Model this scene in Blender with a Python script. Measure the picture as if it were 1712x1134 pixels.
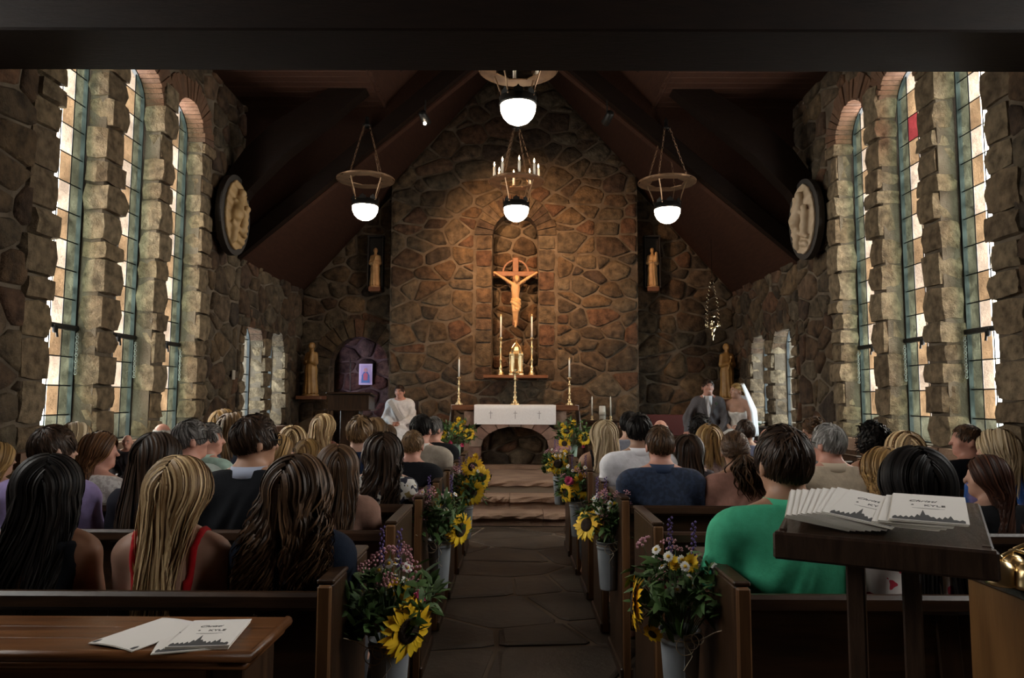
import bpy, math, random
import numpy as np
from mathutils import Vector, Matrix

for o in list(bpy.data.objects):
    bpy.data.objects.remove(o, do_unlink=True)
scene = bpy.context.scene
COL = scene.collection
PI = math.pi

# ------------------------------------------------------------------ camera
FPX = 1200.0
CAM = Vector((0.0, 0.0, 1.5))
_pitch = math.atan(100.0 / FPX)
_yaw = math.atan(4.0 / FPX)
_roll = math.radians(0.25)
_f = Vector((-math.sin(_yaw) * math.cos(_pitch), math.cos(_yaw) * math.cos(_pitch), math.sin(_pitch)))
_r0 = Vector((math.cos(_yaw), math.sin(_yaw), 0.0))
_u0 = _r0.cross(_f)
_u = _u0 * math.cos(_roll) - _r0 * math.sin(_roll)
_r = _r0 * math.cos(_roll) + _u0 * math.sin(_roll)
cam_data = bpy.data.cameras.new('camera')
cam_data.sensor_width = 36.0
cam_data.lens = FPX / 1712.0 * 36.0
cam_data.clip_start = 0.05
cam_data.clip_end = 200.0
cam = bpy.data.objects.new('camera', cam_data)
COL.objects.link(cam)
cam.matrix_world = Matrix(((_r.x, _u.x, -_f.x, CAM.x), (_r.y, _u.y, -_f.y, CAM.y), (_r.z, _u.z, -_f.z, CAM.z), (0, 0, 0, 1)))
scene.camera = cam


def W(px, py, d, _f=_f, _r=_r, _u=_u):
    """the point at depth d (metres into the church) seen at photograph pixel (px, py)"""
    v = _f + _r * ((px - 856.0) / FPX) + _u * (-(py - 567.0) / FPX)
    return CAM + v * (d / v.y)


# ------------------------------------------------------------------ world: bright overcast day
SKY = 9.0
world = bpy.data.worlds.new('overcast_sky')
scene.world = world
world.use_nodes = True
_bg = world.node_tree.nodes['Background']
_bg.inputs[0].default_value = (1.0, 0.985, 0.965, 1)
_bg.inputs[1].default_value = SKY
vs = scene.view_settings
vs.view_transform = 'Standard'
vs.look = 'None'
vs.exposure = 1.6
vs.gamma = 1.0
vs.use_curve_mapping = False
cy = scene.cycles
cy.max_bounces = 7
cy.diffuse_bounces = 4
cy.glossy_bounces = 3
cy.transmission_bounces = 4
cy.transparent_max_bounces = 12
cy.caustics_reflective = False
cy.caustics_refractive = False
cy.sample_clamp_indirect = 3.0


# daylight enters only through the glazed openings: tell the sampler where they are
def portal(center, size_u, size_v, rot):
    l = bpy.data.lights.new('window_portal', 'AREA')
    l.shape = 'RECTANGLE'
    l.size = size_u
    l.size_y = size_v
    l.cycles.is_portal = True
    o = bpy.data.objects.new('window_portal', l)
    COL.objects.link(o)
    o.location = center
    o.rotation_euler = rot
    return o


# key dimensions of the church (metres)
XL, XR = -3.65, 3.75
EAVE, SLOPE = 3.30, 1.125
DORM_Y, DORM_Z = 9.4, 5.4
YC, YS = 11.8, 12.2
PLAT = 0.465
WINS = [(5.55, 6.22), (6.49, 7.18), (7.43, 8.15)]
FILL_WINS = [(1.0, 1.7), (2.0, 2.7), (3.0, 3.5)]  # unseen windows added beside the camera to light the guests' backs
NZ0 = 2.4
SMALL = [(9.62, 10.34), (10.64, 11.28)]
WZ0, WSPR = 1.10, 4.47
SZ0, SSPR = 1.08, 2.22
for s, X in ((-1, XL), (1, XR)):
    for a, b in WINS:
        portal((X + s * 0.5, (a + b) / 2, (WZ0 + WSPR + .35) / 2), 3.8, .85, (0, s * PI / 2, 0))
    for a, b in FILL_WINS:
        portal((X + s * 0.5, (a + b) / 2, (NZ0 + WSPR + .35) / 2), 2.6, .85, (0, s * PI / 2, 0))
    for a, b in SMALL:
        portal((X + s * 0.5, (a + b) / 2, 1.8), 1.6, .8, (0, s * PI / 2, 0))

# two ceiling spots that wash the altar wall
def spot(px, py, d, target, power, col, size, blend=.6, name='ceiling_spot_beam'):
    l = bpy.data.lights.new(name, 'SPOT')
    l.energy = power
    l.color = col
    l.spot_size = math.radians(size)
    l.spot_blend = blend
    l.shadow_soft_size = .05
    o = bpy.data.objects.new(name, l)
    COL.objects.link(o)
    o.location = W(px, py, d)
    o.rotation_euler = (Vector(target) - o.location).to_track_quat('-Z', 'Y').to_euler()
    return o
spot(711, 206, 9.0, (0.25, YC, 3.75), 260, (1, .56, .27), 70, 1.0)
spot(1015, 206, 9.0, (-0.1, YC, 3.0), 170, (1, .56, .27), 70, 1.0)

# ------------------------------------------------------------------ helpers
def link(o, parent=None):
    COL.objects.link(o)
    if parent is not None:
        o.parent = parent
    return o


def tag(o, label=None, cat=None, group=None, kind=None):
    if label: o['label'] = label
    if cat: o['category'] = cat
    if group: o['group'] = group
    if kind: o['kind'] = kind
    return o


def empty(name, loc=(0, 0, 0), rz=0.0, label=None, cat=None, group=None, kind=None, parent=None):
    o = bpy.data.objects.new(name, None)
    o.empty_display_size = .1
    link(o, parent)
    o.location = loc
    o.rotation_euler = (0, 0, rz)
    return tag(o, label, cat, group, kind)


def mesh(name, V, F, mat=None, smooth=False):
    me = bpy.data.meshes.new(name)
    if isinstance(F, np.ndarray):
        n, k = F.shape
        V = np.asarray(V, dtype=np.float32)
        me.vertices.add(len(V)); me.vertices.foreach_set('co', V.ravel())
        me.loops.add(n * k); me.loops.foreach_set('vertex_index', F.astype(np.int32).ravel())
        me.polygons.add(n)
        me.polygons.foreach_set('loop_start', np.arange(0, n * k, k, dtype=np.int32))
        me.update(calc_edges=True)
        me.validate()
    else:
        me.from_pydata([tuple(v) for v in V], [], [tuple(f) for f in F])
        me.update()
    if smooth:
        me.polygons.foreach_set('use_smooth', np.ones(len(me.polygons), dtype=bool))
    if mat is not None:
        me.materials.append(mat)
    return me


def obj(name, me, parent=None, loc=None, rot=None, scale=None):
    o = bpy.data.objects.new(name, me)
    link(o, parent)
    if loc is not None: o.location = loc
    if rot is not None: o.rotation_euler = rot
    if scale is not None: o.scale = (scale,) * 3 if isinstance(scale, (int, float)) else scale
    return o


class MB:
    """collects simple solids into one mesh"""
    def __init__(self):
        self.v, self.f = [], []

    def add(self, V, F):
        n = len(self.v)
        self.v += [tuple(p) for p in V]
        self.f += [tuple(i + n for i in f) for f in F]
        return self

    def box(self, c, s, M=None, bev=0.0):
        x, y, z = s[0] / 2, s[1] / 2, s[2] / 2
        if bev <= 0:
            V = [(-x, -y, -z), (x, -y, -z), (x, y, -z), (-x, y, -z), (-x, -y, z), (x, -y, z), (x, y, z), (-x, y, z)]
            F = [(0, 3, 2, 1), (4, 5, 6, 7), (0, 1, 5, 4), (1, 2, 6, 5), (2, 3, 7, 6), (3, 0, 4, 7)]
        else:
            b = min(bev, x * .9, y * .9, z * .9)
            V, ids = [], {}
            for sx in (-1, 1):
                for sy in (-1, 1):
                    for sz in (-1, 1):
                        for k in range(3):
                            p = [sx * x, sy * y, sz * z]
                            for a, (q, sg) in enumerate(((x, sx), (y, sy), (z, sz))):
                                if a != k: p[a] = sg * (q - b)
                            ids[(sx, sy, sz, k)] = len(V); V.append(tuple(p))
            F = []
            for k in range(3):
                a, c2 = (k + 1) % 3, (k + 2) % 3
                for sg in (-1, 1):
                    q = []
                    for (m, n2) in ((-1, -1), (1, -1), (1, 1), (-1, 1)):
                        t = [0, 0, 0]; t[k] = sg; t[a] = m; t[c2] = n2
                        q.append(ids[(t[0], t[1], t[2], k)])
                    F.append(q if sg > 0 else q[::-1])
                for m in (-1, 1):
                    for n2 in (-1, 1):
                        t0 = [0, 0, 0]; t0[k] = -1; t0[a] = m; t0[c2] = n2
                        t1 = list(t0); t1[k] = 1
                        q = [ids[(*t0, a)], ids[(*t1, a)], ids[(*t1, c2)], ids[(*t0, c2)]]
                        F.append(q if m * n2 < 0 else q[::-1])
            for sx in (-1, 1):
                for sy in (-1, 1):
                    for sz in (-1, 1):
                        q = [ids[(sx, sy, sz, 0)], ids[(sx, sy, sz, 1)], ids[(sx, sy, sz, 2)]]
                        F.append(q if sx * sy * sz > 0 else q[::-1])
        if M is not None:
            V = [M @ Vector(p) for p in V]
        V = [(p[0] + c[0], p[1] + c[1], p[2] + c[2]) for p in V]
        return self.add(V, F)

    def prism(self, pts, axis, a, b):
        """polygon pts in the two other axes, extruded along axis from a to b"""
        n = len(pts)
        def P(p, t):
            return {0: (t, p[0], p[1]), 1: (p[0], t, p[1]), 2: (p[0], p[1], t)}[axis]
        V = [P(p, a) for p in pts] + [P(p, b) for p in pts]
        F = [tuple(range(n))[::-1], tuple(range(n, 2 * n))] + [(i, (i + 1) % n, n + (i + 1) % n, n + i) for i in range(n)]
        return self.add(V, F)

    def lathe(self, prof, n=16, c=(0, 0, 0), M=None, arc=2 * PI, phase=0.0):
        V, F = [], []
        full = abs(arc - 2 * PI) < 1e-6
        m = n if full else n + 1
        for r, z in prof:
            for i in range(m):
                t = arc * i / n + phase
                V.append(Vector((r * math.cos(t), r * math.sin(t), z)))
        k = len(prof)
        for j in range(k - 1):
            for i in range(n):
                i2 = (i + 1) % m
                F.append((j * m + i, j * m + i2, (j + 1) * m + i2, (j + 1) * m + i))
        if full and prof[0] != prof[-1]:
            if prof[0][0] > 1e-5: F.append(tuple(range(m))[::-1])
            if prof[-1][0] > 1e-5: F.append(tuple(range((k - 1) * m, k * m)))
        if M is not None: V = [M @ p for p in V]
        V = [(p.x + c[0], p.y + c[1], p.z + c[2]) for p in V]
        return self.add(V, F)

    def tube(self, pts, r, n=6, cap=True):
        pts = [Vector(p) for p in pts]
        k = len(pts)
        rs = [r] * k if isinstance(r, (int, float)) else list(r)
        V, F = [], []
        up = Vector((0, 0, 1))
        for i, p in enumerate(pts):
            t = (pts[min(i + 1, k - 1)] - pts[max(i - 1, 0)])
            t = t.normalized() if t.length > 1e-9 else Vector((0, 0, 1))
            a = t.cross(up if abs(t.z) < .95 else Vector((1, 0, 0))).normalized()
            b = t.cross(a)
            for j in range(n):
                w = 2 * PI * j / n
                V.append(p + (a * math.cos(w) + b * math.sin(w)) * rs[i])
        for i in range(k - 1):
            for j in range(n):
                j2 = (j + 1) % n
                F.append((i * n + j, (i + 1) * n + j, (i + 1) * n + j2, i * n + j2))
        if cap:
            F.append(tuple(range(n)))
            F.append(tuple(range((k - 1) * n, k * n))[::-1])
        return self.add(V, F)

    def ring(self, c, R, r, M=None, n=20, m=6):
        V, F = [], []
        for i in range(n):
            a = 2 * PI * i / n
            for j in range(m):
                b = 2 * PI * j / m
                p = Vector(((R + r * math.cos(b)) * math.cos(a), (R + r * math.cos(b)) * math.sin(a), r * math.sin(b)))
                if M is not None: p = M @ p
                V.append(p + Vector(c))
        for i in range(n):
            for j in range(m):
                i2, j2 = (i + 1) % n, (j + 1) % m
                F.append((i * m + j, i2 * m + j, i2 * m + j2, i * m + j2))
        return self.add(V, F)

    def build(self, name, mat=None, parent=None, smooth=False, loc=None, rot=None):
        return obj(name, mesh(name, self.v, self.f, mat, smooth), parent, loc, rot)


def copy_tree(o, parent=None):
    c = o.copy(); COL.objects.link(c)
    if parent is not None: c.parent = parent
    for ch in list(o.children):
        copy_tree(ch, c)
    return c


# ------------------------------------------------------------------ materials
_mats = {}
def lin(c):
    """sRGB 0-255 -> linear"""
    return tuple(((x / 255 / 12.92) if x / 255 <= .04045 else ((x / 255 + .055) / 1.055) ** 2.4) for x in c)


def mat(name, col, rough=.6, metal=0.0, col2=None, scale=6.0, stretch=(1, 1, 1), bump=0.0, bscale=40.0, rand=0.0,
        spec=.5, emit=0.0, coord='Object', detail=4.0, attr=None, sheen=0.0, contrast=(.35, .65), coat=0.0, ramp=None, k=1.0):
    if name in _mats: return _mats[name]
    if ramp: ramp = [tuple(x * k for x in c) for c in ramp]
    else:
        col = tuple(x * k for x in col)
        if col2 is not None: col2 = tuple(x * k for x in col2)
    m = bpy.data.materials.new(name)
    m.use_nodes = True
    nt = m.node_tree
    N, L = nt.nodes, nt.links
    b = N['Principled BSDF']
    b.inputs['Base Color'].default_value = (*col, 1)
    b.inputs['Roughness'].default_value = rough
    b.inputs['Metallic'].default_value = metal
    b.inputs['Specular IOR Level'].default_value = spec
    if sheen: b.inputs['Sheen Weight'].default_value = sheen
    if coat:
        b.inputs['Coat Weight'].default_value = coat
        b.inputs['Coat Roughness'].default_value = .25
    out = None
    if col2 is not None or bump:
        if coord == 'World':
            g = N.new('ShaderNodeNewGeometry'); src = g.outputs['Position']
        else:
            g = N.new('ShaderNodeTexCoord'); src = g.outputs[coord]
        mp = N.new('ShaderNodeMapping'); mp.inputs['Scale'].default_value = stretch
        L.new(src, mp.inputs['Vector'])
    if col2 is not None:
        if attr:
            fac = N.new('ShaderNodeAttribute'); fac.attribute_name = attr; fo = fac.outputs['Fac']
        else:
            nz = N.new('ShaderNodeTexNoise'); nz.inputs['Scale'].default_value = scale; nz.inputs['Detail'].default_value = detail
            L.new(mp.outputs[0], nz.inputs['Vector']); fo = nz.outputs['Fac']
        cr = N.new('ShaderNodeValToRGB')
        cr.color_ramp.elements[0].position = contrast[0]; cr.color_ramp.elements[1].position = contrast[1]
        cr.color_ramp.elements[0].color = (*col, 1); cr.color_ramp.elements[1].color = (*col2, 1)
        L.new(fo, cr.inputs[0]); out = cr.outputs[0]
    if ramp:       # whole-object colour picked by the object's random number, times the mottling
        oi = N.new('ShaderNodeObjectInfo')
        rr = N.new('ShaderNodeValToRGB'); rr.color_ramp.interpolation = 'LINEAR'
        els = rr.color_ramp.elements
        while len(els) < len(ramp): els.new(.5)
        for k, c in enumerate(ramp):
            els[k].position = k / (len(ramp) - 1); els[k].color = (*c, 1)
        L.new(oi.outputs['Random'], rr.inputs[0])
        mx = N.new('ShaderNodeMix'); mx.data_type = 'RGBA'; mx.blend_type = 'MULTIPLY'; mx.inputs[0].default_value = 1
        L.new(rr.outputs[0], mx.inputs[6])
        if out is not None: L.new(out, mx.inputs[7])
        else: mx.inputs[7].default_value = (*col, 1)
        out = mx.outputs[2]
    if rand:
        oi = N.new('ShaderNodeObjectInfo')
        mr = N.new('ShaderNodeMapRange'); mr.inputs[3].default_value = 1 - rand; mr.inputs[4].default_value = 1 + rand
        L.new(oi.outputs['Random'], mr.inputs[0])
        mx = N.new('ShaderNodeMix'); mx.data_type = 'RGBA'; mx.blend_type = 'MULTIPLY'; mx.inputs[0].default_value = 1
        if out is not None: L.new(out, mx.inputs[6])
        else: mx.inputs[6].default_value = (*col, 1)
        L.new(mr.outputs[0], mx.inputs[7]); out = mx.outputs[2]
    if out is not None: L.new(out, b.inputs['Base Color'])
    if bump:
        n2 = N.new('ShaderNodeTexNoise'); n2.inputs['Scale'].default_value = bscale; n2.inputs['Detail'].default_value = 6
        n2.inputs['Roughness'].default_value = .72
        L.new(mp.outputs[0], n2.inputs['Vector'])
        bp = N.new('ShaderNodeBump'); bp.inputs['Strength'].default_value = min(1, bump); bp.inputs['Distance'].default_value = .02 * max(1, bump)
        L.new(n2.outputs['Fac'], bp.inputs['Height']); L.new(bp.outputs[0], b.inputs['Normal'])
    if emit:
        b.inputs['Emission Color'].default_value = (*col, 1)
        b.inputs['Emission Strength'].default_value = emit
    _mats[name] = m
    return m


def glass_mat(name, tint, scale=9.0, var=.35):
    """leaded church glass: clouded, lets tinted daylight through"""
    if name in _mats: return _mats[name]
    m = bpy.data.materials.new(name); m.use_nodes = True
    nt = m.node_tree; N, L = nt.nodes, nt.links
    N.remove(N['Principled BSDF'])
    g = N.new('ShaderNodeNewGeometry')
    nz = N.new('ShaderNodeTexNoise'); nz.inputs['Scale'].default_value = scale; nz.inputs['Detail'].default_value = 3
    nz.inputs['Distortion'].default_value = .8
    L.new(g.outputs['Position'], nz.inputs['Vector'])
    t = [x ** .25 for x in tint]
    cr = N.new('ShaderNodeValToRGB')
    cr.color_ramp.elements[0].position = .3; cr.color_ramp.elements[1].position = .7
    cr.color_ramp.elements[0].color = (*[x * (1 - var) for x in t], 1); cr.color_ramp.elements[1].color = (*[min(1, x * (1 + var * .4)) for x in t], 1)
    L.new(nz.outputs['Fac'], cr.inputs[0])
    tr = N.new('ShaderNodeBsdfTransparent'); L.new(cr.outputs[0], tr.inputs[0])
    gl = N.new('ShaderNodeBsdfGlossy'); gl.inputs['Roughness'].default_value = .25
    mx = N.new('ShaderNodeMixShader'); mx.inputs[0].default_value = .03
    L.new(tr.outputs[0], mx.inputs[1]); L.new(gl.outputs[0], mx.inputs[2])
    L.new(mx.outputs[0], N['Material Output'].inputs[0])
    _mats[name] = m
    return m


STONE = mat('rubble_stone', k=0.41, col=(.38, .36, .34), rough=.85, col2=(1.45, 1.38, 1.25), scale=9, detail=9, contrast=(.3, .7), bump=3.0, bscale=14, coord='World', spec=.25,
            ramp=[(.30, .19, .115), (.20, .125, .082), (.27, .21, .145), (.35, .235, .14), (.16, .115, .08), (.31, .25, .18), (.32, .17, .105), (.13, .10, .08), (.36, .27, .18)])
STONE_LIT = mat('window_jamb_stone', k=0.52, col=(.42, .40, .36), rough=.85, col2=(1.35, 1.3, 1.2), scale=13, detail=9, contrast=(.3, .7), bump=3.0, bscale=18, coord='World', spec=.25,
                 ramp=[(.50, .37, .235), (.40, .30, .20), (.54, .42, .29), (.44, .32, .21), (.34, .25, .17)])  # wall stone made paler: window light on the jambs painted into the colour
STONE_PINK = mat('pink_sandstone', k=1.0, col=(.7, .7, .7), rough=.85, col2=(1.15, 1.1, 1.1), scale=6, bump=1.0, bscale=18, coord='World', spec=.25,
                 ramp=[(.30, .17, .13), (.33, .22, .17), (.26, .15, .12), (.32, .25, .20)])
BRICK = mat('red_arch_brick', k=0.55, col=(.8, .8, .8), rough=.85, col2=(1.1, 1.1, 1.1), scale=12, bump=.8, bscale=30, coord='World', spec=.25,
            ramp=[(.24, .12, .07), (.28, .15, .09), (.21, .12, .08)])
MORTAR = mat('lime_mortar', k=0.36, col=(.24, .18, .13), rough=.95, col2=(.46, .36, .265), scale=4, bump=1.0, bscale=22, coord='World', spec=.1)
SANDSTONE = mat('red_sandstone_slab', k=1.0, col=(.21, .125, .085), rough=.7, col2=(.30, .19, .13), scale=4, bump=.6, bscale=25, coord='World', spec=.35)
FLAG = mat('flagstone', k=0.55, col=(.75, .75, .75), rough=.5, col2=(1.2, 1.15, 1.1), scale=3.5, bump=.35, bscale=14, coord='World', spec=.4,
           ramp=[(.10, .070, .050), (.125, .085, .060), (.09, .068, .052), (.135, .09, .062)])
GROUT = mat('floor_joint', (.17, .125, .09), rough=.9)
WOOD = mat('dark_oak', k=0.33, col=(.065, .030, .014), rough=.35, col2=(.15, .068, .030), scale=3, stretch=(1.5, 14, 14), bump=.12, bscale=5, spec=.45)
WOODV = mat('dark_oak_upright', k=0.30, col=(.065, .030, .014), rough=.35, col2=(.16, .075, .033), scale=3, stretch=(14, 14, 1.5), bump=.12, bscale=5, spec=.45)
WOOD_LIT = mat('honey_oak_edge', k=0.42, col=(.22, .095, .036), rough=.4, col2=(.34, .16, .062), scale=3, stretch=(14, 14, 1.5), bump=.1, bscale=5, spec=.4)  # same dark oak, lightened to paint in the varnish reflection
TABLEW = mat('oak_tabletop', k=1.0, col=(.075, .027, .009), rough=.3, col2=(.17, .066, .022), scale=2.5, stretch=(1.2, 16, 16), bump=.15, bscale=5, spec=.5)
ROOFW = mat('stained_roof_boards', k=0.40, col=(.062, .022, .011), rough=.7, col2=(.092, .034, .017), scale=3, stretch=(12, 1.5, 12), bump=.15, bscale=6, coord='World', spec=.2)
BEAMW = mat('stained_timber', k=0.17, col=(.030, .013, .007), rough=.6, col2=(.048, .021, .011), scale=3, stretch=(2, 10, 10), bump=.2, bscale=6, coord='World', spec=.12)
SHELFW = mat('reddish_shelf_wood', k=0.60, col=(.20, .075, .035), rough=.45, col2=(.30, .125, .06), scale=3, stretch=(1.5, 12, 12), bump=.1, bscale=6)
BLACKM = mat('wrought_iron', (.012, .011, .010), rough=.5, metal=.6)
LEAD = mat('window_lead', (.02, .022, .022), rough=.5, metal=.5)
BRASS = mat('polished_brass', (.88, .66, .36), rough=.28, metal=1.0)
BRONZE = mat('aged_bronze', (.35, .22, .13), rough=.42, metal=.8, col2=(.22, .14, .09), scale=9)
WAX = mat('candle_wax', (.85, .80, .70), rough=.5)
LINEN = mat('white_linen', (.86, .85, .86), rough=.9, col2=(.80, .79, .80), scale=50, bump=.2, bscale=90)
GALV = mat('galvanised_steel', (.25, .27, .29), rough=.5, metal=.35, col2=(.38, .41, .44), scale=7, stretch=(1, 1, .5))
PAPER = mat('cream_paper', (.72, .68, .60), rough=.9)
INK = mat('grey_print', (.03, .03, .03), rough=.9)
CARVED = mat('carved_limewood', (.36, .20, .085), rough=.5, col2=(.48, .29, .13), scale=7, bump=.2, bscale=20)
GILT = mat('gilt_carving', k=0.70, col=(.55, .30, .09), rough=.45, col2=(.40, .20, .06), scale=9, bump=.2, bscale=20)
PLASTER = mat('ivory_relief', (.44, .33, .23), rough=.6, col2=(.34, .25, .16), scale=6)
GLOBE = mat('opal_globe', (1.0, .86, .68), rough=.3, emit=7.0)
FLAME = mat('candle_flame', (1.0, .72, .42), rough=.5, emit=9.0)


# ------------------------------------------------------------------ implicit surfaces (organic shapes)
def axis_pts(segs):
    out = []
    for a, b, h in segs:
        n = max(1, int(round((b - a) / h)))
        out += list(np.linspace(a, b, n, endpoint=False))
    out.append(segs[-1][1])
    return np.array(out, dtype=np.float32)


def nets(S, xs, ys, zs):
    ins = S < 0
    c = np.zeros(tuple(k - 1 for k in S.shape), dtype=np.int8)
    for dx in (0, 1):
        for dy in (0, 1):
            for dz in (0, 1):
                c += ins[dx:S.shape[0] - 1 + dx, dy:S.shape[1] - 1 + dy, dz:S.shape[2] - 1 + dz]
    act = (c > 0) & (c < 8)
    I = np.argwhere(act)
    if len(I) == 0:
        return np.zeros((0, 3)), np.zeros((0, 4), dtype=int)
    ids = np.full(act.shape, -1, dtype=np.int32)
    ids[act] = np.arange(len(I))
    i, j, k = I.T
    P = np.zeros((len(I), 3)); cnt = np.zeros(len(I))
    cor = [(a, b, d) for a in (0, 1) for b in (0, 1) for d in (0, 1)]
    vals = {q: S[i + q[0], j + q[1], k + q[2]] for q in cor}
    pos = {q: np.stack([xs[i + q[0]], ys[j + q[1]], zs[k + q[2]]], 1) for q in cor}
    for q in cor:
        for ax in range(3):
            if q[ax] == 0:
                r = list(q); r[ax] = 1; r = tuple(r)
                va, vb = vals[q], vals[r]
                m = (va < 0) != (vb < 0)
                t = np.where(m, va / np.where(m, va - vb, 1), 0)
                P += np.where(m[:, None], pos[q] + t[:, None] * (pos[r] - pos[q]), 0)
                cnt += m
    P /= cnt[:, None]
    Q = []
    for ax in range(3):
        lo = [slice(1, -1)] * 3; hi = [slice(1, -1)] * 3
        lo[ax] = slice(0, -1); hi[ax] = slice(1, None)
        a, b = ins[tuple(lo)], ins[tuple(hi)]
        e = np.argwhere(a != b)
        if len(e) == 0: continue
        fl = a[tuple(e.T)]
        o1, o2 = [d for d in range(3) if d != ax]
        base = e.copy(); base[:, o1] += 1; base[:, o2] += 1
        def cell(d1, d2):
            q = base.copy(); q[:, o1] -= d1; q[:, o2] -= d2
            return ids[tuple(q.T)]
        quad = np.stack([cell(1, 1), cell(0, 1), cell(0, 0), cell(1, 0)], 1)
        flip = fl if ax == 1 else ~fl
        quad[flip] = quad[flip][:, ::-1]
        Q.append(quad)
    return P, np.concatenate(Q)


def smin(a, b, k):
    h = np.maximum(k - np.abs(a - b), 0) / k
    return np.minimum(a, b) - h * h * k * .25


def rc(G, a, b, ra, rb):
    X, Y, Z = G
    a = np.array(a, dtype=np.float32); d = np.array(b, dtype=np.float32) - a
    t = ((X - a[0]) * d[0] + (Y - a[1]) * d[1] + (Z - a[2]) * d[2]) / max(1e-9, float(d @ d))
    t = np.clip(t, 0, 1)
    return np.sqrt((X - a[0] - t * d[0]) ** 2 + (Y - a[1] - t * d[1]) ** 2 + (Z - a[2] - t * d[2]) ** 2) - (ra + (rb - ra) * t)


def el(G, c, r):
    X, Y, Z = G
    x, y, z = X - c[0], Y - c[1], Z - c[2]
    k0 = np.sqrt((x / r[0]) ** 2 + (y / r[1]) ** 2 + (z / r[2]) ** 2)
    k1 = np.sqrt((x / r[0] ** 2) ** 2 + (y / r[1] ** 2) ** 2 + (z / r[2] ** 2) ** 2) + 1e-9
    return k0 * (k0 - 1) / k1


def grid(xs, ys, zs):
    return (xs[:, None, None], ys[None, :, None], zs[None, None, :])


# ------------------------------------------------------------------ convex polygons and rubble masonry
def clip(poly, n, c):
    """keep the side n.p <= c"""
    out = []
    m = len(poly)
    for i in range(m):
        p, q = poly[i], poly[(i + 1) % m]
        dp, dq = n[0] * p[0] + n[1] * p[1] - c, n[0] * q[0] + n[1] * q[1] - c
        if dp <= 0: out.append(p)
        if (dp < 0 < dq) or (dq < 0 < dp):
            t = dp / (dp - dq)
            out.append((p[0] + t * (q[0] - p[0]), p[1] + t * (q[1] - p[1])))
    return out


def area(p):
    return .5 * sum(p[i][0] * p[(i + 1) % len(p)][1] - p[(i + 1) % len(p)][0] * p[i][1] for i in range(len(p)))


def edges(poly):
    """outward half planes of a counter-clockwise convex polygon"""
    E = []
    for i in range(len(poly)):
        p, q = poly[i], poly[(i + 1) % len(poly)]
        n = (q[1] - p[1], -(q[0] - p[0])); l = math.hypot(*n)
        if l < 1e-7: continue
        n = (n[0] / l, n[1] / l)
        E.append((n, n[0] * p[0] + n[1] * p[1]))
    return E


def cells(outline, holes, w, h, rng, jitter=.42, wvar=.5):
    """power-diagram cells of size about w x h inside a convex outline, kept clear of convex holes"""
    us = [p[0] for p in outline]; vs_ = [p[1] for p in outline]
    E = edges(outline); HE = [edges(q) for q in holes]
    S = []
    v = min(vs_) + h * .5; row = 0
    while v < max(vs_) + h * .3:
        u = min(us) + w * (.25 + .5 * (row % 2))
        while u < max(us) + w * .4:
            if rng.random() > .10:
                S.append((u + rng.uniform(-1, 1) * w * jitter, v + rng.uniform(-1, 1) * h * jitter, rng.uniform(-1, 1) * wvar * .5))
            u += w
        v += h; row += 1
    for i, (u, v, wt) in enumerate(S):          # seeds just inside an opening move out to its edge
        for he in HE:
            n, c = max(he, key=lambda nc: nc[0][0] * u + nc[0][1] * v - nc[1])
            g = n[0] * u + n[1] * v - c
            if -h * .55 < g < .01: S[i] = (u + n[0] * (.012 - g), v + n[1] * (.012 - g), wt)
    k = w / h
    A = np.array([(s[0] / k, s[1], s[2] * h * h) for s in S])
    out = []
    for i, (u, v, _) in enumerate(S):
        if any(n[0] * u + n[1] * v > c + h * .5 for n, c in E): continue
        if any(all(n[0] * u + n[1] * v < c for n, c in he) for he in HE): continue
        d = (A[:, 0] - A[i, 0]) ** 2 + (A[:, 1] - A[i, 1]) ** 2
        nb = np.argsort(d)[1:26]
        R = h * 2.2
        poly = [(A[i, 0] - R, A[i, 1] - R), (A[i, 0] + R, A[i, 1] - R), (A[i, 0] + R, A[i, 1] + R), (A[i, 0] - R, A[i, 1] + R)]
        for j in nb:
            n = (2 * (A[j, 0] - A[i, 0]), 2 * (A[j, 1] - A[i, 1]))
            c = (A[j, 0] ** 2 + A[j, 1] ** 2 - A[j, 2]) - (A[i, 0] ** 2 + A[i, 1] ** 2 - A[i, 2])
            poly = clip(poly, n, c)
            if len(poly) < 3: break
        if len(poly) < 3: continue
        poly = [(p[0] * k, p[1]) for p in poly]
        for n, c in E: poly = clip(poly, n, c)
        for he in HE:
            if len(poly) < 3: break
            sep = max(he, key=lambda nc: nc[0][0] * u + nc[0][1] * v - nc[1])
            poly = clip(poly, (-sep[0][0], -sep[0][1]), -sep[1])
        if len(poly) >= 3 and area(poly) > w * h * .06: out.append(poly)
    return out


def shrink(poly, d):
    for n, c in edges(poly):
        poly = clip(poly, n, c - d)
        if len(poly) < 3: return []
    return poly


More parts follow.
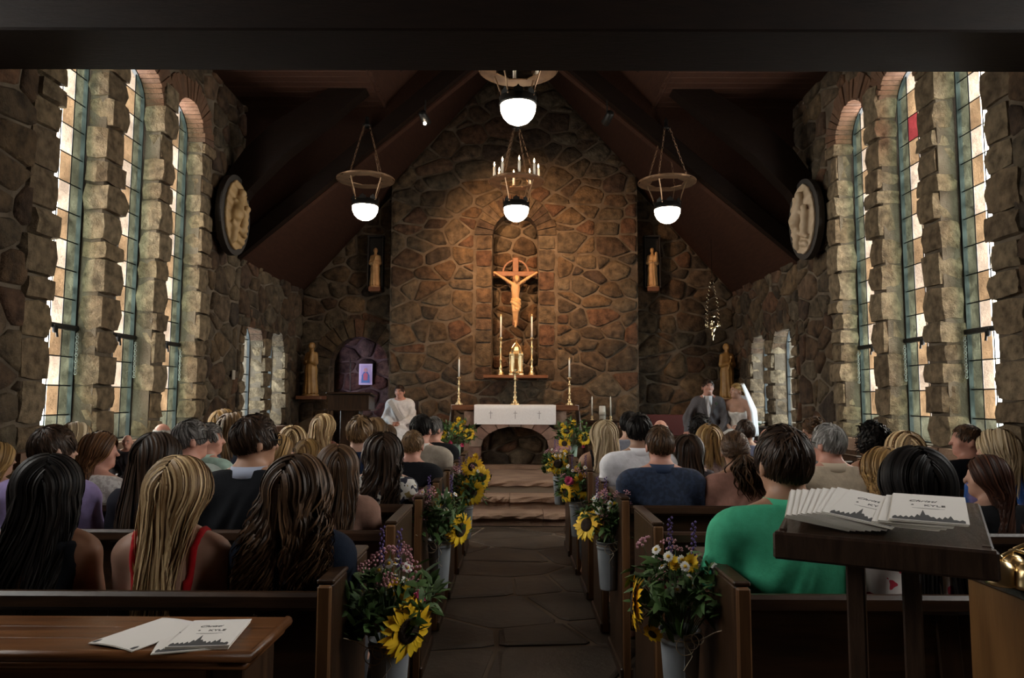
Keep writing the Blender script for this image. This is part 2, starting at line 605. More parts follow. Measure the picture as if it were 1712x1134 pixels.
def stone_mesh(poly, rng, joint, proud, chamfer=.28, back=.03):
    p = shrink(poly, joint)
    # drop very short edges
    q = [p[i] for i in range(len(p)) if math.dist(p[i], p[i - 1]) > .018]
    if len(q) < 3 or abs(area(q)) < .0016: return None
    r = []
    for i in range(len(q)):
        a, b, c = q[i - 1], q[i], q[(i + 1) % len(q)]
        if len(q) <= 6 or math.dist(a, b) > .09:
            t = rng.uniform(.05, chamfer)
            r.append((b[0] + (a[0] - b[0]) * t, b[1] + (a[1] - b[1]) * t))
            r.append((b[0] + (c[0] - b[0]) * t, b[1] + (c[1] - b[1]) * t))
        else: r.append(b)
    cu = sum(x[0] for x in r) / len(r); cv = sum(x[1] for x in r) / len(r)
    n = len(r)
    sz = math.sqrt(abs(area(r)))
    tu, tv = rng.uniform(-.25, .25), rng.uniform(-.25, .25)
    V = [(x[0] - cu, x[1] - cv, -back) for x in r]
    for x in r:
        V.append(((x[0] - cu) * rng.uniform(.96, 1.0), (x[1] - cv) * rng.uniform(.96, 1.0), proud * rng.uniform(.25, .6)))
    for x in r:
        f = rng.uniform(.76, .94)
        V.append(((x[0] - cu) * f, (x[1] - cv) * f, proud * (rng.uniform(.8, 1.1) + (tu * (x[0] - cu) + tv * (x[1] - cv)) / sz)))
    V.append((rng.uniform(-.1, .1) * sz, rng.uniform(-.1, .1) * sz, proud * rng.uniform(.95, 1.2)))
    F = []
    for b in (0, n):
        for i in range(n):
            F.append((b + i, b + (i + 1) % n, b + n + (i + 1) % n, b + n + i))
    F += [(2 * n + i, 2 * n + (i + 1) % n, 3 * n) for i in range(n)]
    return (cu, cv), V, F


def masonry(parent, origin, U, V_, N_, outline, holes, w, h, seed, joint=.012, proud=.026, mats=STONE, name='stone', limit=290, chamfer=.2, jitter=.4, smooth=True):
    rng = random.Random(seed)
    M = Matrix((U, V_, N_)).transposed()
    made = 0; rest = MB()
    cs = cells(outline, holes, w, h, rng, jitter)
    cs.sort(key=lambda p: -area(p))
    for poly in cs:
        r = stone_mesh(poly, rng, joint * rng.uniform(.7, 1.5), proud * rng.uniform(.55, 1.5), chamfer)
        if r is None: continue
        (cu, cv), V, F = r
        base = Vector(origin) + Vector(U) * cu + Vector(V_) * cv
        VV = [M @ Vector(p) for p in V]
        flip = M.determinant() < 0
        FF = [f[::-1] for f in F] if flip else F
        if made < limit:
            obj(name, mesh(name, VV, FF, mats, smooth), parent, base)
            made += 1
        else:
            rest.add([p + base for p in VV], FF)
    if rest.v:
        o = rest.build(name + 'work', mats, parent, smooth); o['kind'] = 'stuff'
    return made


def rough_block(name, lo, hi, rng, mats, parent, amp=.015, rnd=.14):
    """a roughly dressed block: 3x3x3 box surface, corners pulled in, faces pushed about"""
    c = [(a + b) / 2 for a, b in zip(lo, hi)]; s = [(b - a) / 2 for a, b in zip(lo, hi)]
    ids, V = {}, []
    for i in range(3):
        for j in range(3):
            for k in range(3):
                if i == j == k == 1: continue
                p = [i - 1, j - 1, k - 1]
                e = sum(abs(x) for x in p)
                q = []
                for a in range(3):
                    m = min(s)
                    off = -rnd * m * (1 if e == 3 else .45 if e == 2 else 0) * p[a]
                    q.append(p[a] * s[a] + off * rng.uniform(.5, 1.3) + rng.uniform(-amp, amp) * (1 if p[a] == 0 or e < 3 else .6))
                ids[(i, j, k)] = len(V); V.append(q)
    F = []
    for ax in range(3):
        a, b = (ax + 1) % 3, (ax + 2) % 3
        for sd in (0, 2):
            for m in (0, 1):
                for n in (0, 1):
                    q = []
                    for dm, dn in ((0, 0), (1, 0), (1, 1), (0, 1)):
                        t = [0, 0, 0]; t[ax] = sd; t[a] = m + dm; t[b] = n + dn
                        q.append(ids[tuple(t)])
                    F.append(q if sd else q[::-1])
    return obj(name, mesh(name, V, F, mats, False), parent, c)

# ------------------------------------------------------------------ the church shell
def arch_pts(u0, u1, zs, n=14):
    c, r = (u0 + u1) / 2, (u1 - u0) / 2
    return [(c - r * math.cos(PI * i / n), zs + r * math.sin(PI * i / n)) for i in range(n + 1)]


def wall_strips(mb, u0, u1, openings, top, axis, a, b, z0=0.0, cuts=()):
    us = sorted({u0, u1, *cuts, *[o[0] for o in openings], *[o[1] for o in openings]})
    for p, q in zip(us[:-1], us[1:]):
        op = next((o for o in openings if abs(o[0] - p) < 1e-6), None)
        if op is None:
            mb.prism([(p, z0), (q, z0), (q, top(q - 1e-6)), (p, top(p + 1e-6))], axis, a, b)
        else:
            if op[2] > z0 + 1e-4: mb.prism([(p, z0), (q, z0), (q, op[2]), (p, op[2])], axis, a, b)
            A = arch_pts(p, q, op[3])
            for s, t in zip(A[:-1], A[1:]):
                mb.prism([s, t, (t[0], top(t[0])), (s[0], top(s[0]))], axis, a, b)


def voussoirs(parent, u0, u1, zs, t, n, place, rng, mats=BRICK, lo=-9, hi=9, name='brick'):
    """radiating arch bricks; place(poly) -> makes the prism"""
    c, r = (u0 + u1) / 2, (u1 - u0) / 2
    for i in range(n):
        a0, a1 = PI * (i + .06) / n, PI * (i + .94) / n
        tt = t * rng.uniform(.9, 1.08)
        poly = [(c - (r - .008) * math.cos(a0), zs + (r - .008) * math.sin(a0)), (c - (r + tt) * math.cos(a0), zs + (r + tt) * math.sin(a0)),
                (c - (r + tt) * math.cos(a1), zs + (r + tt) * math.sin(a1)), (c - (r - .008) * math.cos(a1), zs + (r - .008) * math.sin(a1))]
        poly = clip(clip(poly, (-1, 0), -lo), (1, 0), hi)
        if len(poly) >= 3:
            place(poly, name, mats, parent)


GW = glass_mat('glass_white', (.85, .85, .86), var=.12)
GA = glass_mat('glass_amber', (.25, .165, .086), var=.15)
GG = glass_mat('glass_green', (.036, .062, .046), var=.4)
GM = glass_mat('glass_mint', (.055, .088, .072), var=.3)
GB = glass_mat('glass_pale_blue', (.13, .18, .20), var=.2)
GN = glass_mat('glass_clouded', (.30, .30, .28), var=.2)
GR = glass_mat('glass_ruby', (.12, .004, .008), var=.2)
GP = glass_mat('glass_violet', (.030, .020, .075), var=.3)
_winno = [0]


def window(s, X, y0, y1, z0, zs, cols, rh, big, label):
    _winno[0] += 1
    xg = X + s * .19
    root = empty('window_%d' % _winno[0], (xg, (y0 + y1) / 2, z0), 0, kind='structure')
    root['label'] = label
    c = (y0 + y1) / 2; hw = (y1 - y0) / 2
    out = [(-hw, 0), (hw, 0)] + [(p[0] - c, p[1] - z0) for p in arch_pts(y0, y1, zs, 12)[::-1]]
    out = out[:2] + out[3:-1]   # counter-clockwise outline
    E = edges(out)
    cw = 2 * hw / cols
    rows = int((zs + hw - z0) / rh) + 1
    lead = MB()
    for r in range(rows):
        for k in range(cols):
            a, b = -hw + k * cw, -hw + (k + 1) * cw
            poly = [(a, r * rh), (b, r * rh), (b, (r + 1) * rh), (a, (r + 1) * rh)]
            for n, cc in E:
                poly = clip(poly, n, cc)
                if len(poly) < 3: break
            if len(poly) < 3 or abs(area(poly)) < 1e-4: continue
            if big is None: g = GN
            elif not big: g = GB
            elif r == 0: g = GM
            elif k in (0, cols - 1): g = GG
            else: g = (GW, GA)[(r + k) % 2]
            if big and s > 0 and abs(c - 6.83) < .1 and k == 2 and r in (12, 11): g = (GR if r == 12 else g)
            mb = MB().prism(poly, 0, -.003, .003)
            o = mb.build('pane', g, root)
            for p, q in zip(poly, poly[1:] + poly[:1]):
                if math.dist(p, q) > .02:
                    lead.tube([(0, p[0], p[1]), (0, q[0], q[1])], .006 if big else .007, 4, False)
    lead.build('leading', LEAD, root)
    fr = MB()
    w = .014
    inn = []
    for i in range(len(out)):
        p = out[i]; l = math.hypot(p[0], p[1] - (zs - z0) * .5)
        inn.append((p[0] * (1 - w / hw), max(w, min(p[1], p[1] if p[1] <= zs - z0 else (zs - z0) + (p[1] - (zs - z0)) * (1 - w / hw)))))
    n = len(out)
    V = [(-.02, *p) for p in out] + [(.02, *p) for p in out] + [(-.02, *p) for p in inn] + [(.02, *p) for p in inn]
    F = []
    for i in range(n):
        j = (i + 1) % n
        F += [(i, j, 2 * n + j, 2 * n + i), (n + i, 3 * n + i, 3 * n + j, n + j), (2 * n + i, 2 * n + j, 3 * n + j, 3 * n + i), (i, n + i, n + j, j)]
    fr.add(V, F)
    fr.build('window_frame', LEAD, root)
    if big:
        MB().box((-s * .02, 0, 4 * rh), (.05, 2 * hw, .045), bev=.006).build('transom', BLACKM, root)
        lt = MB().box((-s * .05, 0, 4 * rh - .03), (.03, .05, .07), bev=.008).tube([(-s * .06, 0, 4 * rh - .02), (-s * .07, 0, 4 * rh - .1)], .01)
        lt.build('latch', BLACKM, root)
        ch = MB()
        for i in range(14):
            ch.ring((-s * .05, hw - .03, 4 * rh - .05 - i * .026), .012, .004, Matrix.Rotation(PI / 2, 3, 'X' if i % 2 else 'Y'), 8, 4)
        ch.build('chain', mat('steel_chain', (.5, .5, .48), .4, .8), root)
    return root


walls = {}
SIDE = {-1: 'left', 1: 'right'}
for s, X in ((-1, XL), (1, XR)):
    rng = random.Random(40 + s)
    mb = MB()
    ops = [(a, b, NZ0, WSPR) for a, b in FILL_WINS] + [(a, b, WZ0, WSPR) for a, b in WINS] + [(a, b, SZ0, SSPR) for a, b in SMALL]
    top = lambda u: 5.6 if u < DORM_Y else EAVE + .12
    wall_strips(mb, -2.0, 12.6, ops, top, 0, X, X + s * .4, cuts=(DORM_Y,))
    wall = mb.build('wall_%s' % SIDE[s], MORTAR)
    tag(wall, 'rough rubble stone side wall of the church, %s' % ('with the Madonna bracket' if s < 0 else 'behind the bridal chairs'), kind='structure')
    walls[s] = wall
    U, V_, N_ = (0, 1, 0), (0, 0, 1), (-s, 0, 0)
    g = .26
    masonry(wall, (X, 0, 0), U, V_, N_, [(4.2, 0), (DORM_Y, 0), (DORM_Y, 5.42), (4.2, 5.42)],
            [[(WINS[0][0] - g, 1.0), (WINS[2][1] + g, 1.0), (WINS[2][1] + g, 5.02), (WINS[0][0] - g, 5.02)]], .36, .25, 11 + s, proud=.03)
    masonry(wall, (X, 0, 0), U, V_, N_, [(DORM_Y, 0), (YS, 0), (YS, EAVE + .08), (DORM_Y, EAVE + .08)],
            [[(SMALL[0][0] - .15, 1.0), (SMALL[1][1] + .15, 1.0), (SMALL[1][1] + .15, 2.45), (SMALL[0][0] - .15, 2.45)]], .33, .23, 21 + s, proud=.03)

    def jamb(ya, yb, za, zb, fa, fb, hmin=.15, hmax=.34, pale=STONE_LIT):
        """a stack of dressed blocks from ya to yb; fa/fb: how far each side may stray"""
        z = za
        while z < zb - .03:
            h = rng.uniform(hmin, hmax)
            if zb - (z + h) < .1: h = zb - z
            la, lb = ya - rng.uniform(0, fa) , yb + rng.uniform(0, fb)
            x0, x1 = sorted((X - s * rng.uniform(.02, .07), X + s * .165))
            rough_block('stone', (x0, la, z + .006), (x1, lb, z + h - .006), rng, pale, wall)
            z += h
    # outer jambs stray into the wall, piers stray a little into the light
    jamb(WINS[0][0] - .26, WINS[0][0] + .0, WZ0, WSPR, .10, .04)
    jamb(WINS[0][1], WINS[1][0], WZ0, WSPR + .3, .03, .03)
    jamb(WINS[1][1], WINS[2][0], WZ0, WSPR + .3, .03, .03)
    jamb(WINS[2][1], WINS[2][1] + .2, WZ0, WSPR, .03, .10)
    jamb(SMALL[0][0] - .14, SMALL[0][0], SZ0, SSPR, .05, .02, .12, .26)
    jamb(SMALL[0][1], SMALL[1][0], SZ0, SSPR + .15, .02, .02, .12, .26)
    jamb(SMALL[1][1], SMALL[1][1] + .14, SZ0, SSPR, .02, .05, .12, .26)

    def place(poly, name, mats, parent):
        x0, x1 = sorted((X - s * rng.uniform(.015, .035), X + s * .165))
        MB().prism(poly, 0, x0, x1).build(name, mats, parent)
    mids = [WINS[0][0] - .6, (WINS[0][1] + WINS[1][0]) / 2, (WINS[1][1] + WINS[2][0]) / 2, WINS[2][1] + .6]
    for i, (a, b) in enumerate(WINS):
        voussoirs(wall, a, b, WSPR, .26, 21, place, rng, lo=mids[i], hi=mids[i + 1])
    smid = (SMALL[0][1] + SMALL[1][0]) / 2
    for i, (a, b) in enumerate(SMALL):
        voussoirs(wall, a, b, SSPR, .16, 11, place, rng, STONE, lo=-9 if i == 0 else smid, hi=smid if i == 0 else 99, name='arch_stone')
    # red sandstone sill under the three tall lights, and under the small ones
    for ya, yb, z, in ((5.25, 6.3, WZ0), (6.31, 7.35, WZ0), (7.36, 8.45, WZ0), (9.45, 10.45, SZ0), (10.46, 11.45, SZ0)):
        x0, x1 = sorted((X - s * .075, X + s * .2))
        rough_block('sill_stone', (x0, ya, z - .14), (x1, yb - .006, z - .004), rng, SANDSTONE, wall, .006, .1)
    nm = ('nearest the lectern stand' if s > 0 else 'nearest the oak table', 'middle of the three tall ones', 'farthest of the three tall ones')
    side_txt = 'on the Madonna side' if s < 0 else 'on the bridal side'
    for i, (a, b) in enumerate(WINS):
        window(s, X, a, b, WZ0, WSPR, 4, .248, True, 'tall arched window of green, amber and white panes %s, %s' % (side_txt, nm[i].replace('of the three tall ones', 'of three')))
    for i, (a, b) in enumerate(FILL_WINS):
        window(s, X, a, b, NZ0, WSPR, 1, 1.24, None, 'tall arched clear window beside the camera %s, %s' % (side_txt, ('first', 'second', 'third')[i]))
    for i, (a, b) in enumerate(SMALL):
        window(s, X, a, b, SZ0, SSPR, 2, .25, False, 'small arched pale blue window %s, %s the altar' % (side_txt, 'farther from' if i == 0 else 'nearer to'))

# near end and outside-the-frame enclosure
XM = (XL + XR) / 2
HALF = (XR - XL) / 2
RIDGE = EAVE + HALF * SLOPE
roofz = lambda x: EAVE + (HALF - abs(x - XM)) * SLOPE
tag(MB().box((XM, -2.1, 3.7), (HALF * 2 + 1, .2, 7.6)).build('wall_rear', MORTAR), kind='structure')

# floor with flagstones
floor = MB().box((XM, 5.2, -.06), (HALF * 2 + 1, 14.6, .1)).build('floor', GROUT)
tag(floor, 'dark brown flagstone church floor along the aisle', kind='structure')
masonry(floor, (0, 0, -.01), (1, 0, 0), (0, 1, 0), (0, 0, 1), [(-1.3, 1.2), (1.5, 1.2), (1.5, 8.64), (-1.3, 8.64)], [], .62, .56, 77, joint=.008, proud=.012,
        mats=FLAG, name='flagstone', chamfer=.1, jitter=.4, smooth=False)

# steps and chancel platform
rng = random.Random(5)
SY = (8.65, 8.95, 9.27)
for i, y in enumerate(SY):
    st = empty('altar_step', (0, 0, 0), kind='structure')
    st['label'] = ('lowest', 'middle', 'top')[i] + ' of three red sandstone steps before the altar'
    z1 = .155 * (i + 1); yend = SY[i + 1] + .05 if i < 2 else 10.0
    cutx = [XL, -2.1, -.9 + .3 * i, .35 - .4 * i, 1.3, 2.4, XR]
    for a, b in zip(cutx[:-1], cutx[1:]):
        # slab with a split (rock-faced) front edge
        nx = 14
        V, F = [], []
        prof = [(0, -.155), (0.02, -.08), (-.045, -.065), (-.05, -.03), (-.03, -.004), (.03, 0), (yend - y, 0)]
        for q in range(nx + 1):
            x = a + .003 + (b - a - .006) * q / nx
            for k, (dy, dz) in enumerate(prof):
                jy = rng.uniform(-.02, .016) if k in (2, 3, 4) else 0
                jz = rng.uniform(-.012, .012) if k in (2, 3) else (rng.uniform(-.003, .003) if k == 4 else 0)
                V.append((x, y + dy + jy, z1 + dz + jz))
        m = len(prof)
        for q in range(nx):
            for k in range(m - 1):
                F.append((q * m + k, (q + 1) * m + k, (q + 1) * m + k + 1, q * m + k + 1))
        F += [tuple(range(m))[::-1], tuple(nx * m + k for k in range(m))]
        obj('step_slab', mesh('step_slab', V, F, SANDSTONE), st)
plat = MB().box((XM, 11.4, PLAT / 2 - .02), (HALF * 2 + .6, 4.3, PLAT)).build('floor_chancel', GROUT)
tag(plat, 'raised sandstone chancel floor', kind='structure')
masonry(plat, (0, 0, PLAT - .02), (1, 0, 0), (0, 1, 0), (0, 0, 1), [(XL, 9.98), (XR, 9.98), (XR, 11.8), (XL, 11.8)], [], .7, .5, 78, joint=.006, proud=.018,
        mats=SANDSTONE, name='flagstone', chamfer=.1, jitter=.3, smooth=False)

# altar wall: a central breast with a tall arched niche, set-back bays on each side
CX0, CX1 = -2.065, 2.045
NICHE = (-.375, .395, 1.80, 4.22)
mb = MB()
wall_strips(mb, CX0, CX1, [NICHE], lambda x: roofz(x) + .1, 1, YC, YC + .3, z0=PLAT - .1)
mb.prism([(CX0, PLAT - .1), (CX1, PLAT - .1), (CX1, roofz(CX1)), (XM, RIDGE), (CX0, roofz(CX0))], 1, YC + .3, YC + .5)
wc = mb.build('wall_altar', MORTAR)
tag(wc, 'stone altar wall with arched niche behind the crucifix', kind='structure')
U, V_, N_ = (1, 0, 0), (0, 0, 1), (0, -1, 0)
nh = [(NICHE[0] - .3, NICHE[2]), (NICHE[1] + .3, NICHE[2]), (NICHE[1] + .3, NICHE[3])]
c, r = (NICHE[0] + NICHE[1]) / 2, (NICHE[1] - NICHE[0]) / 2 + .3
nh += [(c + r * math.cos(t), NICHE[3] + r * math.sin(t)) for t in [PI * k / 8 for k in range(1, 8)]] + [(NICHE[0] - .3, NICHE[3])]
masonry(wc, (0, YC, 0), U, V_, N_, [(CX0, PLAT), (CX1, PLAT), (CX1, roofz(CX1)), (XM, RIDGE), (CX0, roofz(CX0))], [nh], .37, .25, 3, joint=.014, proud=.026)
masonry(wc, (0, YC + .3, 0), U, V_, N_, [(NICHE[0], NICHE[2]), (NICHE[1], NICHE[2]), (NICHE[1], 4.55), (NICHE[0], 4.55)], [], .26, .22, 8, joint=.014, proud=.03)
rng = random.Random(9)
def place_c(poly, name, mats, parent):
    MB().prism(poly, 1, YC - rng.uniform(.02, .045), YC + .29).build(name, mats, parent)
voussoirs(wc, NICHE[0], NICHE[1], NICHE[3], .30, 15, place_c, rng, STONE, name='arch_stone')
for xa, xb in ((NICHE[0] - .27, NICHE[0]), (NICHE[1], NICHE[1] + .27)):
    z = NICHE[2]
    while z < NICHE[3] - .05:
        h = rng.uniform(.16, .42)
        if NICHE[3] - z - h < .12: h = NICHE[3] - z
        rough_block('stone', (xa, YC - .035, z + .005), (xb, YC + .29, z + h - .005), rng, STONE, wc, .008, .15)
        z += h
for xa, xb, nm in ((XL, CX0, 'left'), (CX1, XR, 'right')):
    mb = MB()
    DOOR = (-3.15, -2.13, PLAT - .1, 2.04)
    ops = [DOOR] if nm == 'left' else []
    wall_strips(mb, xa - .3 if nm == 'left' else xa, xb if nm == 'left' else xb + .3, ops, lambda x: roofz(min(max(x, XL), XR)) + .1, 1, YS, YS + .35, z0=PLAT - .1)
    w = mb.build('wall_chancel_%s' % nm, MORTAR)
    tag(w, 'shadowed stone end wall %s' % ('with the arched doorway' if nm == 'left' else 'behind the bride and groom'), kind='structure')
    holes = []
    if nm == 'left':
        holes = [[(DOOR[0] - .02, 0), (DOOR[1] + .02, 0)] + [((DOOR[0] + DOOR[1]) / 2 + .75 * math.cos(PI * k / 8), DOOR[3] + .78 * math.sin(PI * k / 8)) for k in range(0, 9)]]
        holes[0][0] = (DOOR[0] - .23, 0); holes[0][1] = (DOOR[1] + .23, 0)
    masonry(w, (0, YS, 0), U, V_, N_, [(xa, PLAT), (xb, PLAT), (xb, roofz(xb)), (xa, roofz(xa))], holes, .34, .25, 31 if nm == 'left' else 32, joint=.014, proud=.03)
    if nm == 'left':
        def place_d(poly, name, mats, parent):
            MB().prism(poly, 1, YS - rng.uniform(.02, .05), YS + .3).build(name, mats, parent)
        voussoirs(w, DOOR[0], DOOR[1], DOOR[3], .30, 13, place_d, rng, STONE, name='arch_stone')
        z = PLAT
        while z < DOOR[3] - .04:
            h = rng.uniform(.2, .4)
            if DOOR[3] - z - h < .12: h = DOOR[3] - z
            rough_block('stone', (DOOR[0] - .24, YS - .04, z + .005), (DOOR[0] + .01, YS + .3, z + h - .005), rng, STONE, w, .01, .18)
            z += h
# side room seen through the doorway, lit by a violet window
sr = MB()
sr.box((-2.6, 14.45, 1.8), (2.9, .1, 3.2)).box((-1.5, 13.45, 1.8), (.1, 2.0, 3.2)).box((-2.6, 13.45, 3.2), (2.9, 2.1, .1)).box((-2.6, 13.5, PLAT - .09), (2.9, 2.1, .1))
sr.box((-3.75, 13.45, .75), (.3, 2.0, 1.1)).box((-3.75, 13.45, 2.95), (.3, 2.0, .6)).box((-3.75, 12.6, 1.9), (.3, .3, 2.4)).box((-3.75, 14.28, 1.9), (.3, .3, 2.4))
srw = sr.build('wall_side_room', MORTAR)
tag(srw, 'violet-lit stone room beyond the arched doorway', kind='structure')
masonry(srw, (0, 14.40, 0), U, V_, N_, [(-3.6, PLAT), (-1.55, PLAT), (-1.55, 3.1), (-3.6, 3.1)], [], .40, .30, 55, joint=.014, proud=.03)
wv = empty('window_%d' % (_winno[0] + 1), (-3.72, 13.44, 1.3), kind='structure')
wv['label'] = 'barred violet window glimpsed through the arched doorway'
for k in range(5):
    for r_ in range(6):
        MB().box((0, -.56 + k * .28, .11 + r_ * .225), (.006, .27, .215)).build('pane', GP, wv)
bars = MB()
for k in range(6): bars.tube([(.12, -.7 + k * .28, 0), (.12, -.7 + k * .28, 1.35)], .012, 6)
for k in range(6): bars.tube([(.12, -.7, .03 + k * .26), (.12, .7, .03 + k * .26)], .010, 6)
bars.build('iron_grille', BLACKM, wv)
portal((-4.0, 13.44, 1.98), 1.5, 1.5, (0, -PI / 2, 0))

# roof: chancel slopes, nave slopes over the dormers, flat dormer ceilings of planks
for s, X in ((-1, XL), (1, XR)):
    xe = X + s * .1
    mb = MB()
    t = .12
    mb.prism([(xe, roofz(X) - .1 * SLOPE), (XM, RIDGE), (XM, RIDGE + t * 1.5), (xe, roofz(X) - .1 * SLOPE + t * 1.5)], 1, DORM_Y, 12.7)
    tag(mb.build('ceiling_chancel_%s' % SIDE[s], ROOFW), 'dark stained sloping chancel roof', kind='structure')
    xd = XM + s * (HALF - (DORM_Z - EAVE) / SLOPE)
    mb = MB().prism([(xd, DORM_Z), (XM, RIDGE), (XM, RIDGE + t * 1.5), (xd, DORM_Z + t * 1.5)], 1, -2.1, DORM_Y + .1)
    tag(mb.build('ceiling_nave_%s' % SIDE[s], ROOFW), 'dark stained sloping nave roof', kind='structure')
    ce = empty('ceiling_dormer_%s' % SIDE[s], (0, 0, 0), kind='structure')
    ce['label'] = 'flat plank ceiling over the tall windows'
    pm = None
    y = 3.6; w = .145
    MB().box(((X + xd) / 2, 3.3, DORM_Z + .17), (abs(X - xd) + .2, 11.4, .1)).build('backing_board', ROOFW, ce)
    while y < DORM_Y:
        if pm is None: pm = mesh('plank', *(lambda b: (b.v, b.f))(MB().box((0, 0, 0), (abs(X - xd) + .1, w - .008, .04), bev=.006)), mat=ROOFW)
        obj('plank', pm, ce, ((X + xd) / 2, y, DORM_Z + .03)); y += w
# big timber panel that closes the dormers off against the lower chancel roof
lowL, lowR = (XL - .1, 3.22), (XR + .1, 3.22)
pz = 6.05
mb = MB()
mb.prism([lowL, (XM - .45, pz), (XM, pz + .05), (XM, RIDGE + .1), (XL - .1, RIDGE + .1)], 1, DORM_Y - .02, DORM_Y + .1)
mb.prism([lowR, (XR + .1, RIDGE + .1), (XM, RIDGE + .1), (XM, pz + .05), (XM + .45, pz)], 1, DORM_Y - .02, DORM_Y + .1)
tag(mb.build('trim_1', ROOFW), 'dark timber panel framing the chancel roof opening', kind='structure')
# rafter facing along the opening and curved braces springing from the walls
for s, X in ((-1, XL), (1, XR)):
    a = Vector((X, 0, 3.30)); b = Vector((XM + s * .45, 0, 6.10)); d = (b - a).normalized(); n = Vector((-d.z, 0, d.x)) * (.20 if s < 0 else -.20)
    mb = MB().prism([(p.x, p.z) for p in (a, b, b + n, a + n)], 1, DORM_Y - .14, DORM_Y - .02)
    tag(mb.build('rafter', BEAMW), 'dark principal rafter on the %s of the chancel opening' % SIDE[s], kind='structure')
    P = [(X, 4.25), (X - s * .25, 4.62), (X - s * .62, 4.98), (X - s * 1.2, 5.35), (X - s * 2.0, 5.95), (XM + s * .1, 7.0)]
    Q = [(XM + s * .1, 6.7), (X - s * 2.0, 5.62), (X - s * 1.3, 5.0), (X - s * .75, 4.55), (X - s * .32, 4.1), (X, 3.6)]
    mb = MB()
    for i in range(5):
        mb.prism([P[i], P[i + 1], Q[4 - i], Q[5 - i]], 1, DORM_Y - .62, DORM_Y - .40)
    tag(mb.build('curved_brace', BEAMW), 'curved timber brace springing from the %s wall' % SIDE[s], kind='structure')
# tie beam of the gallery above the camera
tb = MB().box((XM, 3.74, 3.72), (HALF * 2 + .4, .46, .70), bev=.01)
tag(tb.build('tie_beam', BEAMW), 'deep dark gallery beam across the top of the view', kind='structure')

# ------------------------------------------------------------------ pews
ROWS = [2.20, 3.22, 4.02, 4.80, 5.55, 6.30, 7.02]
XEND = {1: [.655, .61, .59, .575, .56, .54, .53], -1: [-.535, -.515, -.50, -.49, -.485, -.475, -.47]}
WALLX = {1: 3.35, -1: -3.25}
ORD = ['rearmost', 'second', 'third', 'fourth', 'fifth', 'sixth', 'front']
def pew(s, r):
    d, xe, xw = ROWS[r], XEND[s][r], WALLX[s]
    side = 'green-shirt' if s > 0 else 'red-strap'
    txt = {0: 'rearmost dark oak pew, behind the %s' % ('man in the green polo' if s > 0 else 'blonde in red straps'),
           6: 'front dark oak pew on the %s side of the aisle' % ('groom' if s > 0 else 'priest')}
    lab = txt.get(r, '%s dark oak pew from the back on the %s side of the aisle' % (ORD[r], 'groom' if s > 0 else 'priest'))
    root = empty('pew', (0, d, 0), 0, lab, 'pew', 'oak pews beside the aisle')
    L = abs(xw - xe); c = (xw + xe) / 2
    t = .045
    tilt = Matrix.Rotation(-.10, 3, 'X')
    MB().box((c, .065, .655), (L - 2 * t, .022, .43), tilt, .004).build('back_panel', WOOD, root)
    MB().box((c, .035, .885), (L - 2 * t, .05, .055), tilt, .012).build('top_rail', WOOD, root)
    MB().box((c, .078, .47), (L - 2 * t, .04, .09), tilt, .006).build('lower_rail', WOOD, root)
    n = max(3, int(L / .55))
    for i in range(1, n):
        MB().box((c - L / 2 + L * i / n, .052, .655), (.07, .012, .40), tilt, .004).build('stile', WOODV, root)
    MB().box((c, .29, .435), (L - 2 * t, .40, .03), None, .01).build('seat', WOOD, root)
    MB().box((c, .02, .60), (L - 4 * t, .05, .012), None, .003).build('book_ledge', WOOD, root)
    for x in (xe + s * t / 2, xw - s * t / 2):
        e = MB().box((x, .235, .475), (t, .50, .95), None, .008).build('pew_end', WOODV, root)
        MB().box((x, -.027, .475), (t * .9, .022, .945), None, .005).build('edge_strip', WOOD_LIT, e)  # lighter strip painting the reflection along the pew end's edge
        MB().box((x, .235, .955), (t + .008, .51, .016), None, .005).build('cap', WOODV, e)
        MB().box((x, .235, .03), (t + .025, .54, .06), None, .008).build('foot', WOODV, e)
    MB().box((c, -.18, .10), (L - 6 * t, .12, .05), None, .012).build('kneeler', WOOD, root)
    return root
for s in (-1, 1):
    for r in range(7):
        pew(s, r)


